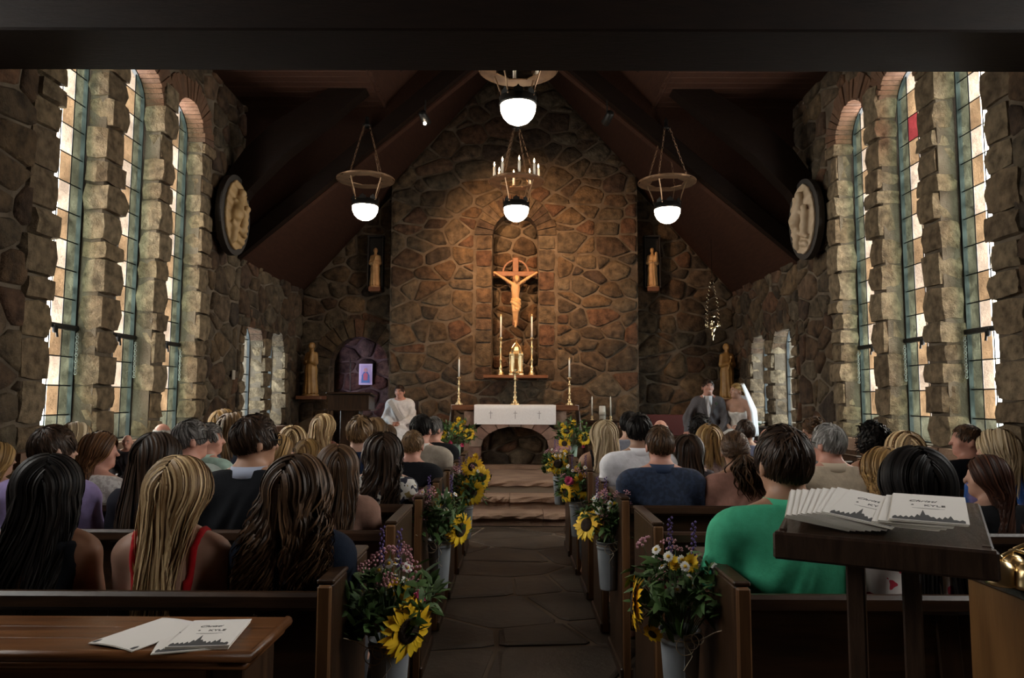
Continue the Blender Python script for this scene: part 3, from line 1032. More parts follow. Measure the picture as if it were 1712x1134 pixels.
# ------------------------------------------------------------------ chandeliers
def chandelier(px, py, d, candles, label, rodtop):
    p = W(px, py, d)   # bottom of the globe
    root = empty('pendant_lamp', p, 0, label, 'lamp', 'pendant lamps')
    # opal bowl
    prof = [(.001, 0), (.05, .008), (.10, .033), (.14, .075), (.163, .125), (.168, .17), (.165, .195)]
    MB().lathe(prof, 28).build('globe', GLOBE, root, True)
    cap = MB().lathe([(.172, .185), (.180, .19), (.180, .21), (.174, .215), (.174, .265), (.160, .275), (.02, .28), (.02, .27), (.15, .262), (.165, .25), (.165, .19), (.172, .185)], 28)
    cp = cap.build('globe_collar', BLACKM, root, True)
    for k in range(8):
        a = 2 * PI * k / 8
        MB().prism([(-.045, 0), (.045, 0), (.04, .035), (.015, .045), (0, .065), (-.015, .045), (-.04, .035)], 1, -.004, .004).build('crest_leaf', BLACKM, cp, False, (.176 * math.cos(a), .176 * math.sin(a), .26), (0, 0, a + PI / 2))
    zr = .54
    # scalloped ring plate
    n = 96; V, F = [], []
    for i in range(n):
        a = 2 * PI * i / n
        sc = abs(math.sin(4 * a)) ** .5
        ro = .345 + .03 * sc; ri = .235 - .025 * abs(math.sin(4 * a + PI / 2)) ** .6
        for r, z in ((ri, 0), (ro, 0), (ro, .012), (ri, .012), (ri, 0.0)):
            V.append((r * math.cos(a), r * math.sin(a), zr + z))
    for i in range(n):
        j = (i + 1) % n
        for k in range(4):
            F.append((i * 5 + k, j * 5 + k, j * 5 + k + 1, i * 5 + k + 1)[::-1])
    obj('ring_plate', mesh('ring_plate', V, F, BRONZE), root)
    MB().lathe([(.375, zr + .005), (.382, zr + .005), (.382, zr + .022), (.375, zr + .022), (.375, zr + .005)], 40).build('ring_rim', BRONZE, root)
    hub = zr + .74
    for k in range(4):
        a = PI / 4 + PI / 2 * k + .2
        c, s_ = math.cos(a), math.sin(a)
        MB().tube([(.27 * c, .27 * s_, zr), (.20 * c, .20 * s_, .36), (.172 * c, .172 * s_, .25)], .008, 6).build('strut', BRONZE, root)
        ch = MB(); A = Vector((.29 * c, .29 * s_, zr + .01)); B = Vector((.05 * c, .05 * s_, hub))
        m = 16
        dirv = (B - A).normalized(); q = dirv.to_track_quat('Z', 'X').to_matrix()
        for i in range(m):
            P = A.lerp(B, (i + .5) / m)
            M = q @ Matrix.Rotation((i % 2) * PI / 2, 3, 'Z') @ Matrix.Diagonal((.55, 1, 1)) @ Matrix.Rotation(PI / 2, 3, 'X')
            M = q @ Matrix.Rotation((i % 2) * PI / 2, 3, 'Z') @ Matrix.Rotation(PI / 2, 3, 'X') @ Matrix.Diagonal((.5, 1.25, 1))
            ch.ring(P, .022, .0045, M, 8, 4)
        ch.build('chain', BRONZE, root)
    MB().lathe([(.001, hub - .03), (.03, hub - .02), (.06, hub), (.06, hub + .015), (.03, hub + .03), (.022, hub + .10), (.03, hub + .12), (.001, hub + .14)], 12).build('hub', BLACKM, root, True)
    MB().tube([(0, 0, hub + .1), (0, 0, rodtop - p.z)], .011, 8).build('hanging_rod', BLACKM, root)
    if candles:
        for k in range(8):
            a = 2 * PI * k / 8 + .12
            x, y = .30 * math.cos(a), .30 * math.sin(a)
            cd = MB().lathe([(.017, 0), (.017, .17), (.012, .178), (.001, .18)], 10).build('candle', WAX, root, True, (x, y, zr + .03))
            MB().lathe([(.001, -.02), (.03, -.018), (.034, 0), (.02, .005), (.018, .02)], 10).build('candle_cup', BRONZE, cd, True)
            MB().lathe([(.001, .182), (.009, .195), (.011, .207), (.006, .228), (.001, .245)], 8).build('flame_bulb', FLAME, cd, True)
    return root
chandelier(866, 209, 6.6, True, 'bronze pendant lamp nearest the camera, top cut off by the beam', 7.3)
chandelier(863, 371, 9.5, True, 'bronze pendant lamp with eight lit candles before the altar wall', 7.3)
chandelier(610, 369, 9.3, False, 'bronze pendant lamp without candles on the priest side', roofz(-1.95) - .02)
chandelier(1116, 374, 9.3, False, 'bronze pendant lamp without candles on the groom side', roofz(2.0) - .02)

# the two ceiling spots' housings
for px, lit in ((711, True), (1015, False)):
    p = W(px, 200, 8.86)
    r = empty('ceiling_spotlight', p, 0, '%s on the dark rafter, aimed at the altar wall' % ('small glowing spotlight' if lit else 'small unlit-looking black spotlight'), 'spotlight', 'ceiling spotlights')
    tgt = Vector((0, YC, 3.3)) - p
    M = tgt.to_track_quat('Z', 'Y').to_matrix()
    MB().lathe([(.001, -.12), (.045, -.115), (.05, -.10), (.055, .06), (.05, .06), (.045, -.02), (.001, -.02)], 16, (0, 0, 0), M).build('housing', BLACKM, r, True)
    MB().tube([(0, 0, .03), (0, .0, .26)], .01, 6).build('arm', BLACKM, r)
    if lit:
        MB().lathe([(.001, -.01), (.03, 0), (.04, .03), (.001, .055)], 12, (0, 0, 0), M).build('lamp', mat('spot_lamp', (1, .85, .65), emit=14.0), r, True)
        MB().lathe([(.001, -.022), (.016, -.014), (.021, 0), (.014, .016), (.001, .022)], 12, (.0, -.04, -.065)).build('glowing_bulb', mat('spot_lamp', (1, .85, .65), emit=14.0), r, True)


# ------------------------------------------------------------------ altar
ax = W(861, 700, 10.6).x
AY = 10.62
alt = empty('altar', (ax, AY, PLAT), 0, 'stone altar with arched front and reddish slab top', 'altar')
rng = random.Random(12)
MB().box((0, .38, .90), (1.88, .80, .075), None, .012).build('mensa', SHELFW, alt)
HW, SP, RX, RZ = .76, .33, .50, .30   # half width, arch spring height, arch radii
fy = 0.0
# piers of pink sandstone
for s in (-1, 1):
    z = 0.0
    for h in (.17, .22, .20):
        h = min(h, .62 - z)
        rough_block('stone', (min(s * RX, s * HW) + .004, fy, z + .004), (max(s * RX, s * HW) - .004, fy + .62, z + h - .004), rng, STONE_PINK, alt, .010, .12)
        z += h
# arch stones
n = 9
for i in range(n):
    a0, a1 = PI * (i + .03) / n, PI * (i + .97) / n
    e = lambda a, r: (-(RX + r) * math.cos(a) , SP + (RZ + r * 1.0) * math.sin(a))
    poly = [e(a0, 0), e(a0, .17), e((a0 + a1) / 2, .18), e(a1, .17), e(a1, 0), e((a0 + a1) / 2, -.004)]
    poly = clip(clip(clip(poly, (0, 1), .85), (1, 0), HW), (-1, 0), HW)
    if len(poly) > 2:
        MB().prism(poly, 1, fy - .015 - rng.random() * .015, fy + .62).build('arch_stone', STONE_PINK, alt)
for s in (-1, 1):
    rough_block('stone', (min(s * .60, s * HW), fy + .02, .64), (max(s * .60, s * HW), fy + .62, .855), rng, STONE_PINK, alt, .01, .12)
MB().box((0, fy + .38, .43), (2 * RX + .2, .08, .84)).build('back_fill', MORTAR, alt)
MB().box((0, fy + .36, .845), (2 * HW - .1, .5, .03)).build('upper_fill', MORTAR, alt)
masonry(alt, (0, fy + .34, 0), (1, 0, 0), (0, 0, 1), (0, -1, 0), [(-.5, .02), (.5, .02), (.5, .64), (-.5, .64)], [], .27, .19, 66, joint=.010, proud=.05, name='infill_stone')
rough_block('plinth', (-.49, fy + .03, 0), (.49, fy + .3, .055), rng, SANDSTONE, alt, .004, .05)
# linens
def cloth(name, pts_y, x0, x1, parent, matl, fold=0.0, nx=20, loc=(0, 0, 0)):
    """a strip of cloth following the (y, z) path, from x0 to x1, with a little thickness"""
    V, F = [], []
    m = len(pts_y)
    for k in (0, 1):
        for i in range(nx + 1):
            x = x0 + (x1 - x0) * i / nx
            for j, (y, z) in enumerate(pts_y):
                w = fold * math.sin(i * 1.7 + .4 * j) * (j / m)
                V.append((x, y + w + k * .003, z + (k * .003 if abs(z - pts_y[0][1]) < .01 else 0)))
    o = (nx + 1) * m
    for i in range(nx):
        for j in range(m - 1):
            a = i * m + j
            F.append((a, a + 1, a + m + 1, a + m)); F.append((o + a, o + a + m, o + a + m + 1, o + a + 1))
    return obj(name, mesh(name, V, F, matl, True), parent, loc)
cl = empty('altar_cloth', (ax, AY, PLAT), 0, 'white linen altar cloth with three embroidered crosses hanging over the front', 'altar cloth')
front = [(.76, .943), (.4, .943), (-.02, .943), (-.032, .93), (-.035, .88), (-.036, .80), (-.037, .72), (-.038, .66)]
cloth('runner', front, -.60, .60, cl, LINEN, .002)
GREYTH = mat('grey_thread', (.33, .32, .33), rough=.9)
for x in (-.36, .0, .36):
    x += rng.uniform(-.01, .01)
    MB().box((x, -.043, .80), (.008, .004, .115)).box((x, -.043, .825), (.055, .004, .007)).build('embroidered_cross', GREYTH, cl)
for s in (-1, 1):
    V, F = [], []
    for i in range(9):
        t = i / 8
        for j in range(6):
            V.append((s * (.945 + .05 * t + .012 * math.sin(j * 2.1) * t), .02 + .7 * j / 5, .945 - .52 * t))
    for i in range(8):
        for j in range(5):
            F.append((i * 6 + j, i * 6 + j + 1, i * 6 + j + 7, i * 6 + j + 6))
    obj('side_fall', mesh('side_fall', V, F, LINEN, True), cl)

# candlesticks (turned brass) and candles
STICK = [(.001, 0), (.055, 0), (.058, .012), (.045, .022), (.05, .035), (.032, .055), (.022, .09), (.030, .105), (.030, .115), (.016, .13), (.013, .20), (.020, .215), (.024, .23),
         (.014, .245), (.012, .38), (.020, .395), (.022, .41), (.012, .425), (.012, .50), (.026, .515), (.036, .53), (.036, .537), (.014, .545)]
def candlestick(px, py, d, hs, hc, label, wid=1.0, group='brass candlesticks', dead=None):
    p = W(px, py, d)
    root = empty('candlestick', p, 0, label, 'candlestick', group)
    k = hs / .545
    MB().lathe([(r * wid, z * k) for r, z in STICK], 14).build('stick', BRASS, root, True)
    for q in range(3):
        a = 2 * PI * q / 3 + .5
        MB().lathe([(.001, -.0), (.012, .004), (.014, .014), (.006, .026), (.001, .03)], 8).build('foot', BRASS, root, True, (.055 * wid * math.cos(a), .055 * wid * math.sin(a), 0))
    MB().lathe([(.014 * wid, 0), (.013 * wid, hc * .92), (.010, hc * .96), (.001, hc)], 12).build('candle', WAX, root, True, (0, 0, hs))
    MB().lathe([(.016 * wid, 0), (.014, .012), (.005, .035), (.001, .04)], 10).build('follower', BRASS, root, True, (0, 0, hs + hc * .97))
    return root
TOP = PLAT + .94
def pxz(px, d, z):     # a point at pixel column px, depth d, given height
    p = W(px, 667, d); return (px, 567 + (667 - 567) - (z - p.z) * FPX / d, d)
candlestick(*pxz(767, 10.8, TOP), .42, .27, 'tall brass candlestick standing on the altar, priest side', .9)
candlestick(*pxz(952, 10.8, TOP), .42, .27, 'tall brass candlestick standing on the altar, groom side', .9)
SHELF_Z = 1.88
sh = MB().box((0, 0, 0), (1.04, .38, .05), None, .008).build('altar_shelf', SHELFW, None, False, (W(862, 628, YC - .1).x, YC - .14, SHELF_Z - .025))
tag(sh, 'reddish wooden shelf on the stone wall under the crucifix', 'shelf')
candlestick(*pxz(837, 11.66, SHELF_Z), .62, .36, 'brass candlestick on the wall shelf, priest side of the tabernacle', 1.0)
candlestick(*pxz(889, 11.66, SHELF_Z), .62, .36, 'brass candlestick on the wall shelf, groom side of the tabernacle', 1.0)
# tabernacle
p = W(863, 628, 11.68)
tab = empty('tabernacle', (p.x, 11.68, SHELF_Z), 0, 'gilded domed tabernacle between the shelf candlesticks', 'tabernacle')
MB().lathe([(.001, 0), (.13, 0), (.13, .03), (.11, .045), (.10, .06), (.10, .32), (.118, .33), (.118, .35), (.095, .36), (.001, .36)], 8, phase=PI / 8).build('casket', BRASS, tab)
MB().lathe([(.10, .355), (.095, .40), (.07, .46), (.035, .51), (.012, .53), (.02, .545), (.001, .575)], 8, phase=PI / 8).build('dome', BRASS, tab)
for k in range(8):
    a = PI / 8 + k * PI / 4
    MB().lathe([(.014, 0), (.014, .02), (.009, .03), (.009, .27), (.014, .28), (.012, .30), (.001, .34)], 8).build('colonnette', BRASS, tab, True, (.108 * math.cos(a), .108 * math.sin(a), .05))
    MB().tube([(.10 * math.cos(a), .10 * math.sin(a), .36), (.075 * math.cos(a), .075 * math.sin(a), .45), (.02 * math.cos(a), .02 * math.sin(a), .53)], .006, 5).build('dome_rib', BRASS, tab)
MB().box((0, -.097, .18), (.05, .012, .16), None, .004).build('tabernacle_door', mat('dark_brass', (.30, .17, .06), .35, .9), tab)
MB().tube([(0, 0, .57), (0, 0, .62)], .004, 5).tube([(-.018, 0, .60), (.018, 0, .60)], .004, 5).build('finial_cross', BRASS, tab)
# standing altar cross in the middle of the mensa
p = W(861, 672, 10.8)
st = empty('altar_cross', (p.x, 10.8, TOP), 0, 'slender ornate brass standing cross on the middle of the altar', 'altar cross')
MB().lathe([(.001, 0), (.075, 0), (.075, .012), (.05, .03), (.055, .05), (.03, .075), (.02, .10), (.032, .12), (.016, .14), (.013, .17), (.024, .185), (.024, .195), (.013, .21), (.011, .27), (.022, .285), (.011, .30), (.010, .38), (.020, .395), (.001, .41)], 14).build('stem', BRASS, st, True)
for q in range(4):
    MB().lathe([(.001, 0), (.014, .004), (.016, .016), (.001, .034)], 8).build('foot', BRASS, st, True, (.07 * math.cos(q * PI / 2 + PI / 4), .07 * math.sin(q * PI / 2 + PI / 4), 0))
MB().box((0, 0, .47), (.018, .010, .14), None, .003).box((0, 0, .48), (.095, .010, .018), None, .003).lathe([(.032, 0), (.038, 0), (.038, .008), (.032, .008), (.032, 0)], 20, (0, .004, .48), Matrix.Rotation(PI / 2, 3, 'X')).build('cross', BRASS, st)


# ------------------------------------------------------------------ carved figures
def figure_mesh(name, field, bounds, h, matl, parent, loc=None, rot=None):
    xs, ys, zs = [axis_pts([(a, b, h)]) for a, b in bounds]
    P, Q = nets(field(grid(xs, ys, zs)), xs, ys, zs)
    return obj(name, mesh(name, P, Q, matl, True), parent, loc, rot)


# crucifix
p = W(862, 457, YC + .02)
cz = p.z
cru = empty('crucifix', (p.x, YC + .05, cz), 0, 'large wooden crucifix with pale carved figure in the wall niche', 'crucifix')
CRW = mat('cross_walnut', (.16, .065, .028), .5, col2=(.22, .09, .04), scale=4, stretch=(3, 3, 3))
MB().box((0, .05, -.30), (.10, .05, 1.15), None, .008).build('upright', CRW, cru)
MB().box((0, .045, 0), (.76, .05, .085), None, .008).build('crossbeam', CRW, cru)
MB().lathe([(.20, -.015), (.225, -.015), (.225, .015), (.20, .015), (.20, -.015)], 30, (0, .055, .02), Matrix.Rotation(PI / 2, 3, 'X')).build('halo_ring', CRW, cru)
def corpus(G):
    X, Y, Z = G
    aX = np.abs(X)
    g = (aX, Y, Z)
    t = el(G, (0, 0, -.17), (.075, .05, .12))
    t = smin(t, el(G, (0, 0, -.30), (.062, .05, .09)), .04)
    t = smin(t, rc(g, (.06, .0, -.075), (.20, .0, .015), .028, .024), .03)
    t = smin(t, rc(g, (.20, .0, .015), (.335, .01, .10), .022, .015), .02)
    t = smin(t, el(g, (.352, .008, .112), (.024, .012, .018)), .012)
    hd = el(G, (.02, -.045, .0), (.038, .046, .052))
    hd = smin(hd, el(G, (.02, -.035, .015), (.043, .045, .045)), .02)
    hd = smin(hd, rc(G, (.0, -.01, -.06), (.018, -.035, -.02), .025, .025), .02)
    hd = smin(hd, el(G, (.024, -.085, -.03), (.022, .018, .03)), .015)
    t = smin(t, hd, .015)
    lo = rc(g, (.032, -.01, -.38), (.028, -.05, -.54), .038, .028)
    lo = smin(lo, rc(g, (.028, -.05, -.54), (.018, -.01, -.72), .026, .018), .015)
    lo = smin(lo, rc(G, (.01, -.02, -.72), (.0, -.05, -.80), .02, .02), .02)
    t = smin(t, lo, .03)
    return t
figure_mesh('corpus', corpus, [(-.40, .40), (-.13, .07), (-.85, .15)], .011, CARVED, cru, (0, -.04, -.10))
def corpus_hair(G):
    X, Y, Z = G
    h = el(G, (.02, -.028, .012), (.050, .052, .052))
    h = np.maximum(h, -el(G, (.022, -.095, -.012), (.034, .048, .050)))
    h = smin(h, rc((np.abs(X - .02), Y, Z), (.042, -.02, -.01), (.048, -.005, -.075), .016, .010), .015)
    b = el(G, (.023, -.078, -.048), (.024, .020, .032))
    return np.minimum(h, b) + .0025 * np.sin(170 * (Z + .4 * X))
figure_mesh('carved_hair', corpus_hair, [(-.07, .11), (-.13, .05), (-.11, .09)], .008, mat('carved_hair', (.20, .10, .04), .55), cru, (0, -.04, -.10))
def loin(G):
    X, Y, Z = G
    b = smin(el(G, (0, 0, -.37), (.082, .066, .075)), rc(G, (.0, -.01, -.40), (.03, -.03, -.50), .072, .05), .03)
    b = smin(b, rc(G, (.065, -.02, -.36), (.08, -.02, -.47), .022, .012), .02)
    return b + .006 * np.sin(90 * (Z + .55 * X)) 
figure_mesh('loincloth', loin, [(-.12, .13), (-.13, .09), (-.57, -.28)], .010, mat('carved_loincloth', (.46, .28, .12), .5), cru, (0, -.04, -.10))


def robed(name, label, loc, H, rz, child, matl, base=True, lean=0.0, cat='statue'):
    """a standing carved saint, H metres tall, robe folds, arms gathered in front"""
    root = empty(name, loc, rz, label, cat)
    def f(G):
        X, Y, Z = G
        ang = np.arctan2(X, -Y)
        fold = .006 * np.sin(11 * ang + 4 * Z) * np.clip(1 - Z / .75, 0, 1)
        t = rc(G, (0, 0, .05), (.0, .0, .45), .135, .105)
        t = smin(t, rc(G, (0, 0, .45), (0, .0, .74), .10, .085), .08)
        t = np.maximum(t, -Z) + fold * 1.6
        t = smin(t, rc((np.abs(X), Y, Z), (.09, 0, .76), (.125, -.02, .60), .05, .045), .05)
        t = smin(t, rc((np.abs(X), Y, Z), (.125, -.02, .60), (.03, -.11, .62), .04, .025), .03)
        t = smin(t, rc(G, (0, 0, .78), (0, -.01, .87), .04, .035), .03)
        hd = el(G, (0, -.015, .925), (.048, .058, .068))
        hd = smin(hd, el(G, (0, .012, .935), (.058, .058, .068)), .02)
        hd = smin(hd, rc(G, (0, -.068, .925), (0, -.078, .905), .006, .010), .012)
        t = smin(t, hd, .015)
        if child:
            t = smin(t, rc(G, (.07, -.09, .64), (.085, -.085, .78), .045, .036), .02)
            t = smin(t, el(G, (.085, -.085, .84), (.037, .04, .045)), .012)
        else:
            t = smin(t, rc(G, (-.04, -.12, .52), (.02, -.12, .72), .014, .012), .012)
            t = smin(t, el(G, (.02, -.125, .74), (.03, .03, .03)), .01)
        return t
    o = figure_mesh('carving', f, [(-.20, .20), (-.20, .19), (-.02, 1.02)], .014, matl, root)
    o.scale = (H,) * 3
    if base:
        b = MB().lathe([(.15, -.03), (.16, -.03), (.16, -.005), (.145, .0), (.001, .002)], 20).build('pedestal', matl, root, False); b.scale = (H,) * 3
    return root
# bracket shelf + statue, Madonna side and the other side
pm = W(505, 663, 11.75)
b1 = MB().box((0, 0, -.03), (.42, .34, .06), None, .006).build('statue_bracket', SHELFW, None, False, (XL + .29, 11.92, W(505, 662, 11.8).z))
tag(b1, 'reddish wooden wall bracket under the carved mother and child', 'shelf')
robed('saint_statue', 'golden carved statue of a veiled mother holding a child, on a wall bracket', (XL + .28, 11.9, b1.location.z + .03), .86, math.radians(-25), True, GILT)
b2 = MB().box((0, 0, -.03), (.42, .34, .06), None, .006).build('statue_bracket', SHELFW, None, False, (W(1217, 662, 11.9).x, 11.92, W(1217, 668, 11.9).z))
tag(b2, 'reddish wooden wall bracket under the bearded carved saint', 'shelf')
robed('saint_statue', 'golden carved standing saint on a bracket above the bride', (b2.location.x, 11.93, b2.location.z + .03), .90, math.radians(15), False, GILT)
DARKN = mat('blackened_oak', (.012, .008, .006), .6)
for px, lab in ((628, 'priest'), (1090, 'groom')):
    q = W(px, 481, YS - .1)
    nb = empty('saint_shrine', (q.x, YS - .12, q.z), 0, 'narrow black wooden shrine high on the end wall, %s side' % lab, 'shrine')
    MB().box((0, .06, .42), (.26, .03, .88), None, .004).build('back_board', DARKN, nb)
    for s in (-1, 1): MB().box((s * .125, 0, .42), (.02, .15, .88), None, .004).build('side_board', DARKN, nb)
    MB().box((0, 0, .87), (.28, .17, .03), None, .004).build('top_board', DARKN, nb)
    MB().box((0, -.02, -.04), (.20, .2, .08), None, .008).build('base_block', SHELFW, nb)
    robed('saint_statue', 'small carved figure standing in the wall shrine, %s side' % lab, (q.x, YS - .16, q.z + .012), .66, 0, lab == 'groom', CARVED)


# oval relief plaques on the side walls: on black backing boards
TANREL = mat('tan_relief', (.36, .23, .10), .6, col2=(.25, .15, .06), scale=6)
def plaque(px, py, d, s, label, seed):
    X = XL if s < 0 else XR
    q = W(px, py, d)
    root = empty('relief_plaque', (X - s * .175, q.y, q.z), s * math.radians(9), label, 'plaque', 'oval relief plaques')
    a, b = .33, .50
    n = 40
    oval = [(a * math.cos(2 * PI * i / n), b * math.sin(2 * PI * i / n)) for i in range(n)]
    MB().prism(oval, 0, -.04, .04).build('backing_board', DARKN, root)
    def f(G):
        X_, Y, Z = G
        up = -s * X_
        base = np.maximum(np.sqrt((Y / .26) ** 2 + (Z / .43) ** 2) * .26 - .26, np.abs(up - .045) - .022)
        t = base
        yy = Y * (1 if seed == 1 else -1)
        g = (up, yy, Z)
        def add(t, v, k=.012): return smin(t, v, min(k, .016))
        t = add(t, el(g, (.10, .02, .27), (.05, .055, .065)))            # leaning head
        t = add(t, rc(g, (.08, .0, .20), (.09, -.08, -.02), .055, .09), .05)
        t = add(t, rc(g, (.08, -.10, .16), (.10, .12, .02), .032, .028))
        t = add(t, el(g, (.11, .13, .10), (.04, .045, .05)))
        t = add(t, rc(g, (.09, .12, .05), (.08, .08, -.18), .05, .06), .04)
        t = add(t, rc(g, (.08, -.07, -.08), (.07, -.10, -.32), .06, .05), .04)
        t = add(t, rc(g, (.09, -.14, -.12), (.09, .14, -.24), .03, .03))
        t = add(t, rc(g, (.07, .0, -.30), (.07, .10, -.33), .04, .04))
        return t + .004 * np.sin(60 * Z + 30 * Y)
    o = figure_mesh('relief', f, [(-.02, .20) if s < 0 else (-.20, .02), (-.34, .34), (-.47, .47)], .011, PLASTER if seed == 2 else TANREL, root)
    return root
plaque(384, 360, 8.68, -1, 'oval ivory relief of huddled figures on black board, by the plank ceiling, Madonna side', 1)
plaque(1352, 367, 8.66, 1, 'oval ivory relief of a seated figure on black board, bridal side wall', 2)


# ------------------------------------------------------------------ sanctuary furniture
# ambo (reading desk) by the doorway
p = W(588, 690, 10.5)
am = empty('ambo', (p.x, 10.5, PLAT), 0, 'dark wooden reading desk in front of the arched doorway', 'lectern')
MB().box((0, 0, .5), (.28, .24, 1.0), None, .01).build('column', WOODV, am)
MB().box((0, 0, .03), (.5, .42, .06), None, .01).build('base', WOODV, am)
MB().prism([(-.22, 0), (.22, 0), (.22, .17), (-.22, .21)], 0, -.29, .29).build('desk_box', WOODV, am, False, (0, 0, .87))
MB().box((0, 0, .0), (.64, .5, .025), Matrix.Rotation(-.09, 3, 'X'), .006).build('desk_top', WOOD, am, False, (0, 0, 1.085))
MB().box((0, 0, .865), (.66, .5, .02), None, .004).build('ledge', WOOD, am)
MB().tube([(-.05, .1, 1.1), (-.05, .08, 1.55), (-.04, .0, 1.62)], .006, 6).build('microphone_stem', BLACKM, am)
# picture in the side room
pc = W(611, 626, 14.3)
pic = empty('framed_picture', (pc.x, 14.33, pc.z), 0, 'small framed picture of a haloed robed figure beyond the doorway', 'picture')
MB().box((0, 0, 0), (.27, .02, .42), None, .004).build('frame', mat('white_frame', (.7, .68, .72), .5), pic)
MB().box((0, -.012, 0), (.21, .004, .36)).build('print', mat('print_ground', (.50, .45, .62), .7, col2=(.62, .56, .60), scale=9), pic)
MB().prism([(-.085, -.17), (.085, -.17), (.075, -.02), (.035, .05), (-.035, .05), (-.075, -.02)], 1, -.018, -.014).build('robe_print', mat('print_robe', (.10, .25, .45), .7), pic)
MB().prism([(-.04, -.12), (.04, -.12), (.045, .0), (.0, .045), (-.045, .0)], 1, -.021, -.018).build('sash_print', mat('print_sash', (.55, .16, .18), .7), pic)
MB().prism([(.036 * math.cos(2 * PI * i / 12), .085 + .042 * math.sin(2 * PI * i / 12)) for i in range(12)], 1, -.021, -.015).build('face_print', mat('print_face', (.62, .38, .30), .7), pic)
# blue chest beside the doorway
q = W(630, 712, 11.5)
MBX = MB().box((0, 0, .26), (.42, .36, .52), None, .015).build('side_chest', mat('blue_cloth', (.02, .035, .10), .8), None, False, (q.x, 11.55, PLAT))
tag(MBX, 'low box draped in dark blue cloth between reading desk and priest', 'box')

def chair(loc, rz, label, seatcol, arms=True, h=1.0):
    root = empty('chancel_chair', loc, rz, label, 'chair')
    W_, D_ = .50, .46
    MB().box((0, 0, .42), (W_, D_, .05), None, .01).build('seat', WOOD, root)
    MB().box((0, 0, .452), (W_ - .06, D_ - .06, .03), None, .014).build('cushion', seatcol, root)
    for s in (-1, 1):
        MB().box((s * (W_ / 2 - .025), D_ / 2 - .025, .2), (.045, .045, .40), None, .006).build('leg', WOODV, root)
        MB().box((s * (W_ / 2 - .025), -D_ / 2 + .025, h / 2), (.05, .045, h), None, .008).build('back_post', WOODV, root)
        if arms:
            MB().box((s * (W_ / 2 - .025), 0.0, .66), (.055, D_, .035), None, .01).build('arm_rest', WOOD, root)
            MB().box((s * (W_ / 2 - .025), D_ / 2 - .03, .54), (.04, .04, .22), None, .006).build('arm_post', WOODV, root)
    MB().box((0, -D_ / 2 + .025, h - .05), (W_, .035, .10), None, .01).build('top_rail', WOOD, root)
    MB().box((0, -D_ / 2 + .025, .72), (W_ - .1, .02, .42), None, .006).build('back_panel', seatcol, root)
    return root
REDP = mat('red_upholstery', (.10, .018, .015), .7)
# side table with unity candles
q = W(1003, 703, 11.0)
tb = empty('side_table', (q.x, 11.0, PLAT), 0, 'small dark wooden side table holding the unity candles', 'table')
tz = q.z - PLAT
MB().box((0, 0, tz - .015), (.54, .36, .03), None, .006).build('table_top', WOOD, tb)
MB().box((0, 0, tz - .07), (.46, .30, .08), None, .004).build('apron', WOOD, tb)
for sx in (-1, 1):
    for sy in (-1, 1):
        MB().box((sx * .22, sy * .14, (tz - .03) / 2), (.04, .04, tz - .03), None, .004).build('leg', WOODV, tb)
GLASSH = mat('clear_glass', (.6, .6, .6), .1, spec=.8)
for px, lab in ((990, 'ambo side'), (1021, 'bench side')):
    c = W(px, 703, 11.0)
    r = empty('taper_candle', (c.x, 11.0, q.z), 0, 'thin white taper candle in a holder on the side table, %s' % ('beside the altar' if px < 1000 else 'beside the bench'), 'candle', 'taper candles')
    MB().lathe([(.03, 0), (.03, .008), (.012, .02), (.02, .045), (.018, .06), (.012, .07)], 12).build('holder', BRASS, r, True)
    MB().lathe([(.012, 0), (.010, .28), (.001, .31)], 10).build('candle', WAX, r, True, (0, 0, .06))
c = W(1007, 703, 10.95)
r = empty('pillar_candle', (c.x, 10.95, q.z), 0, 'thick ivory pillar candle between the two tapers', 'candle')
MB().lathe([(.001, 0), (.05, 0), (.048, .21), (.04, .22), (.001, .215)], 20).build('candle', WAX, r, True)
MB().lathe([(.052, .07), (.052, .13), (.0515, .13), (.0515, .07)], 20).build('ribbon_band', mat('lace_band', (.55, .5, .42), .8), r, True)
MB().lathe([(.001, .21), (.002, .235), (.001, .236)], 5).build('wick', INK, r)
# dark red bench against the end wall
q = W(1108, 697, 11.4)
bn = empty('chancel_bench', (q.x, 11.5, PLAT), PI, 'low dark red bench against the end wall beside the groom', 'bench')
MB().box((0, 0, .43), (.85, .42, .05), None, .01).build('seat', WOOD, bn)
MB().box((0, -.2, .62), (.85, .05, .34), None, .01).build('backrest', REDP, bn)
for s in (-1, 1):
    MB().box((s * .39, 0, .21), (.05, .40, .42), None, .006).build('leg', WOODV, bn)
# hanging sanctuary lamp with beaded chains
q = W(1192, 570, 11.2)
sl = empty('sanctuary_lamp', q, 0, 'sparkling hanging sanctuary lamp with beaded chains above the saint', 'lamp')
SILV = mat('bright_gilt_beads', (.9, .75, .5), .2, 1.0)
MB().lathe([(.001, 0), (.012, .02), (.006, .05), (.02, .07), (.03, .10), (.012, .13), (.045, .17), (.06, .20), (.03, .23), (.028, .30), (.04, .31), (.001, .32)], 14).build('lamp_body', SILV, sl, True)
MB().ring((0, 0, .22), .11, .006, None, 24, 5).build('lower_ring', SILV, sl)
MB().ring((0, 0, .38), .05, .005, None, 18, 5).build('upper_ring', SILV, sl)
for k in range(6):
    a = k * PI / 3
    MB().lathe([(.008, 0), (.008, .05), (.001, .06)], 6).build('lamp_socket', SILV, sl, True, (.11 * math.cos(a), .11 * math.sin(a), .22))
for k in range(4):
    a = k * PI / 2 + .4
    ch = MB()
    for i in range(13):
        t = i / 12
        r = .115 * (1 - t) ** .6 * (1 + .35 * math.sin(PI * t)) + .004
        ch.lathe([(.001, -.010), (.008, -.005), (.008, .005), (.001, .010)], 6, (r * math.cos(a), r * math.sin(a), .24 + .74 * t))
    ch.build('bead_chain', SILV, sl, True)
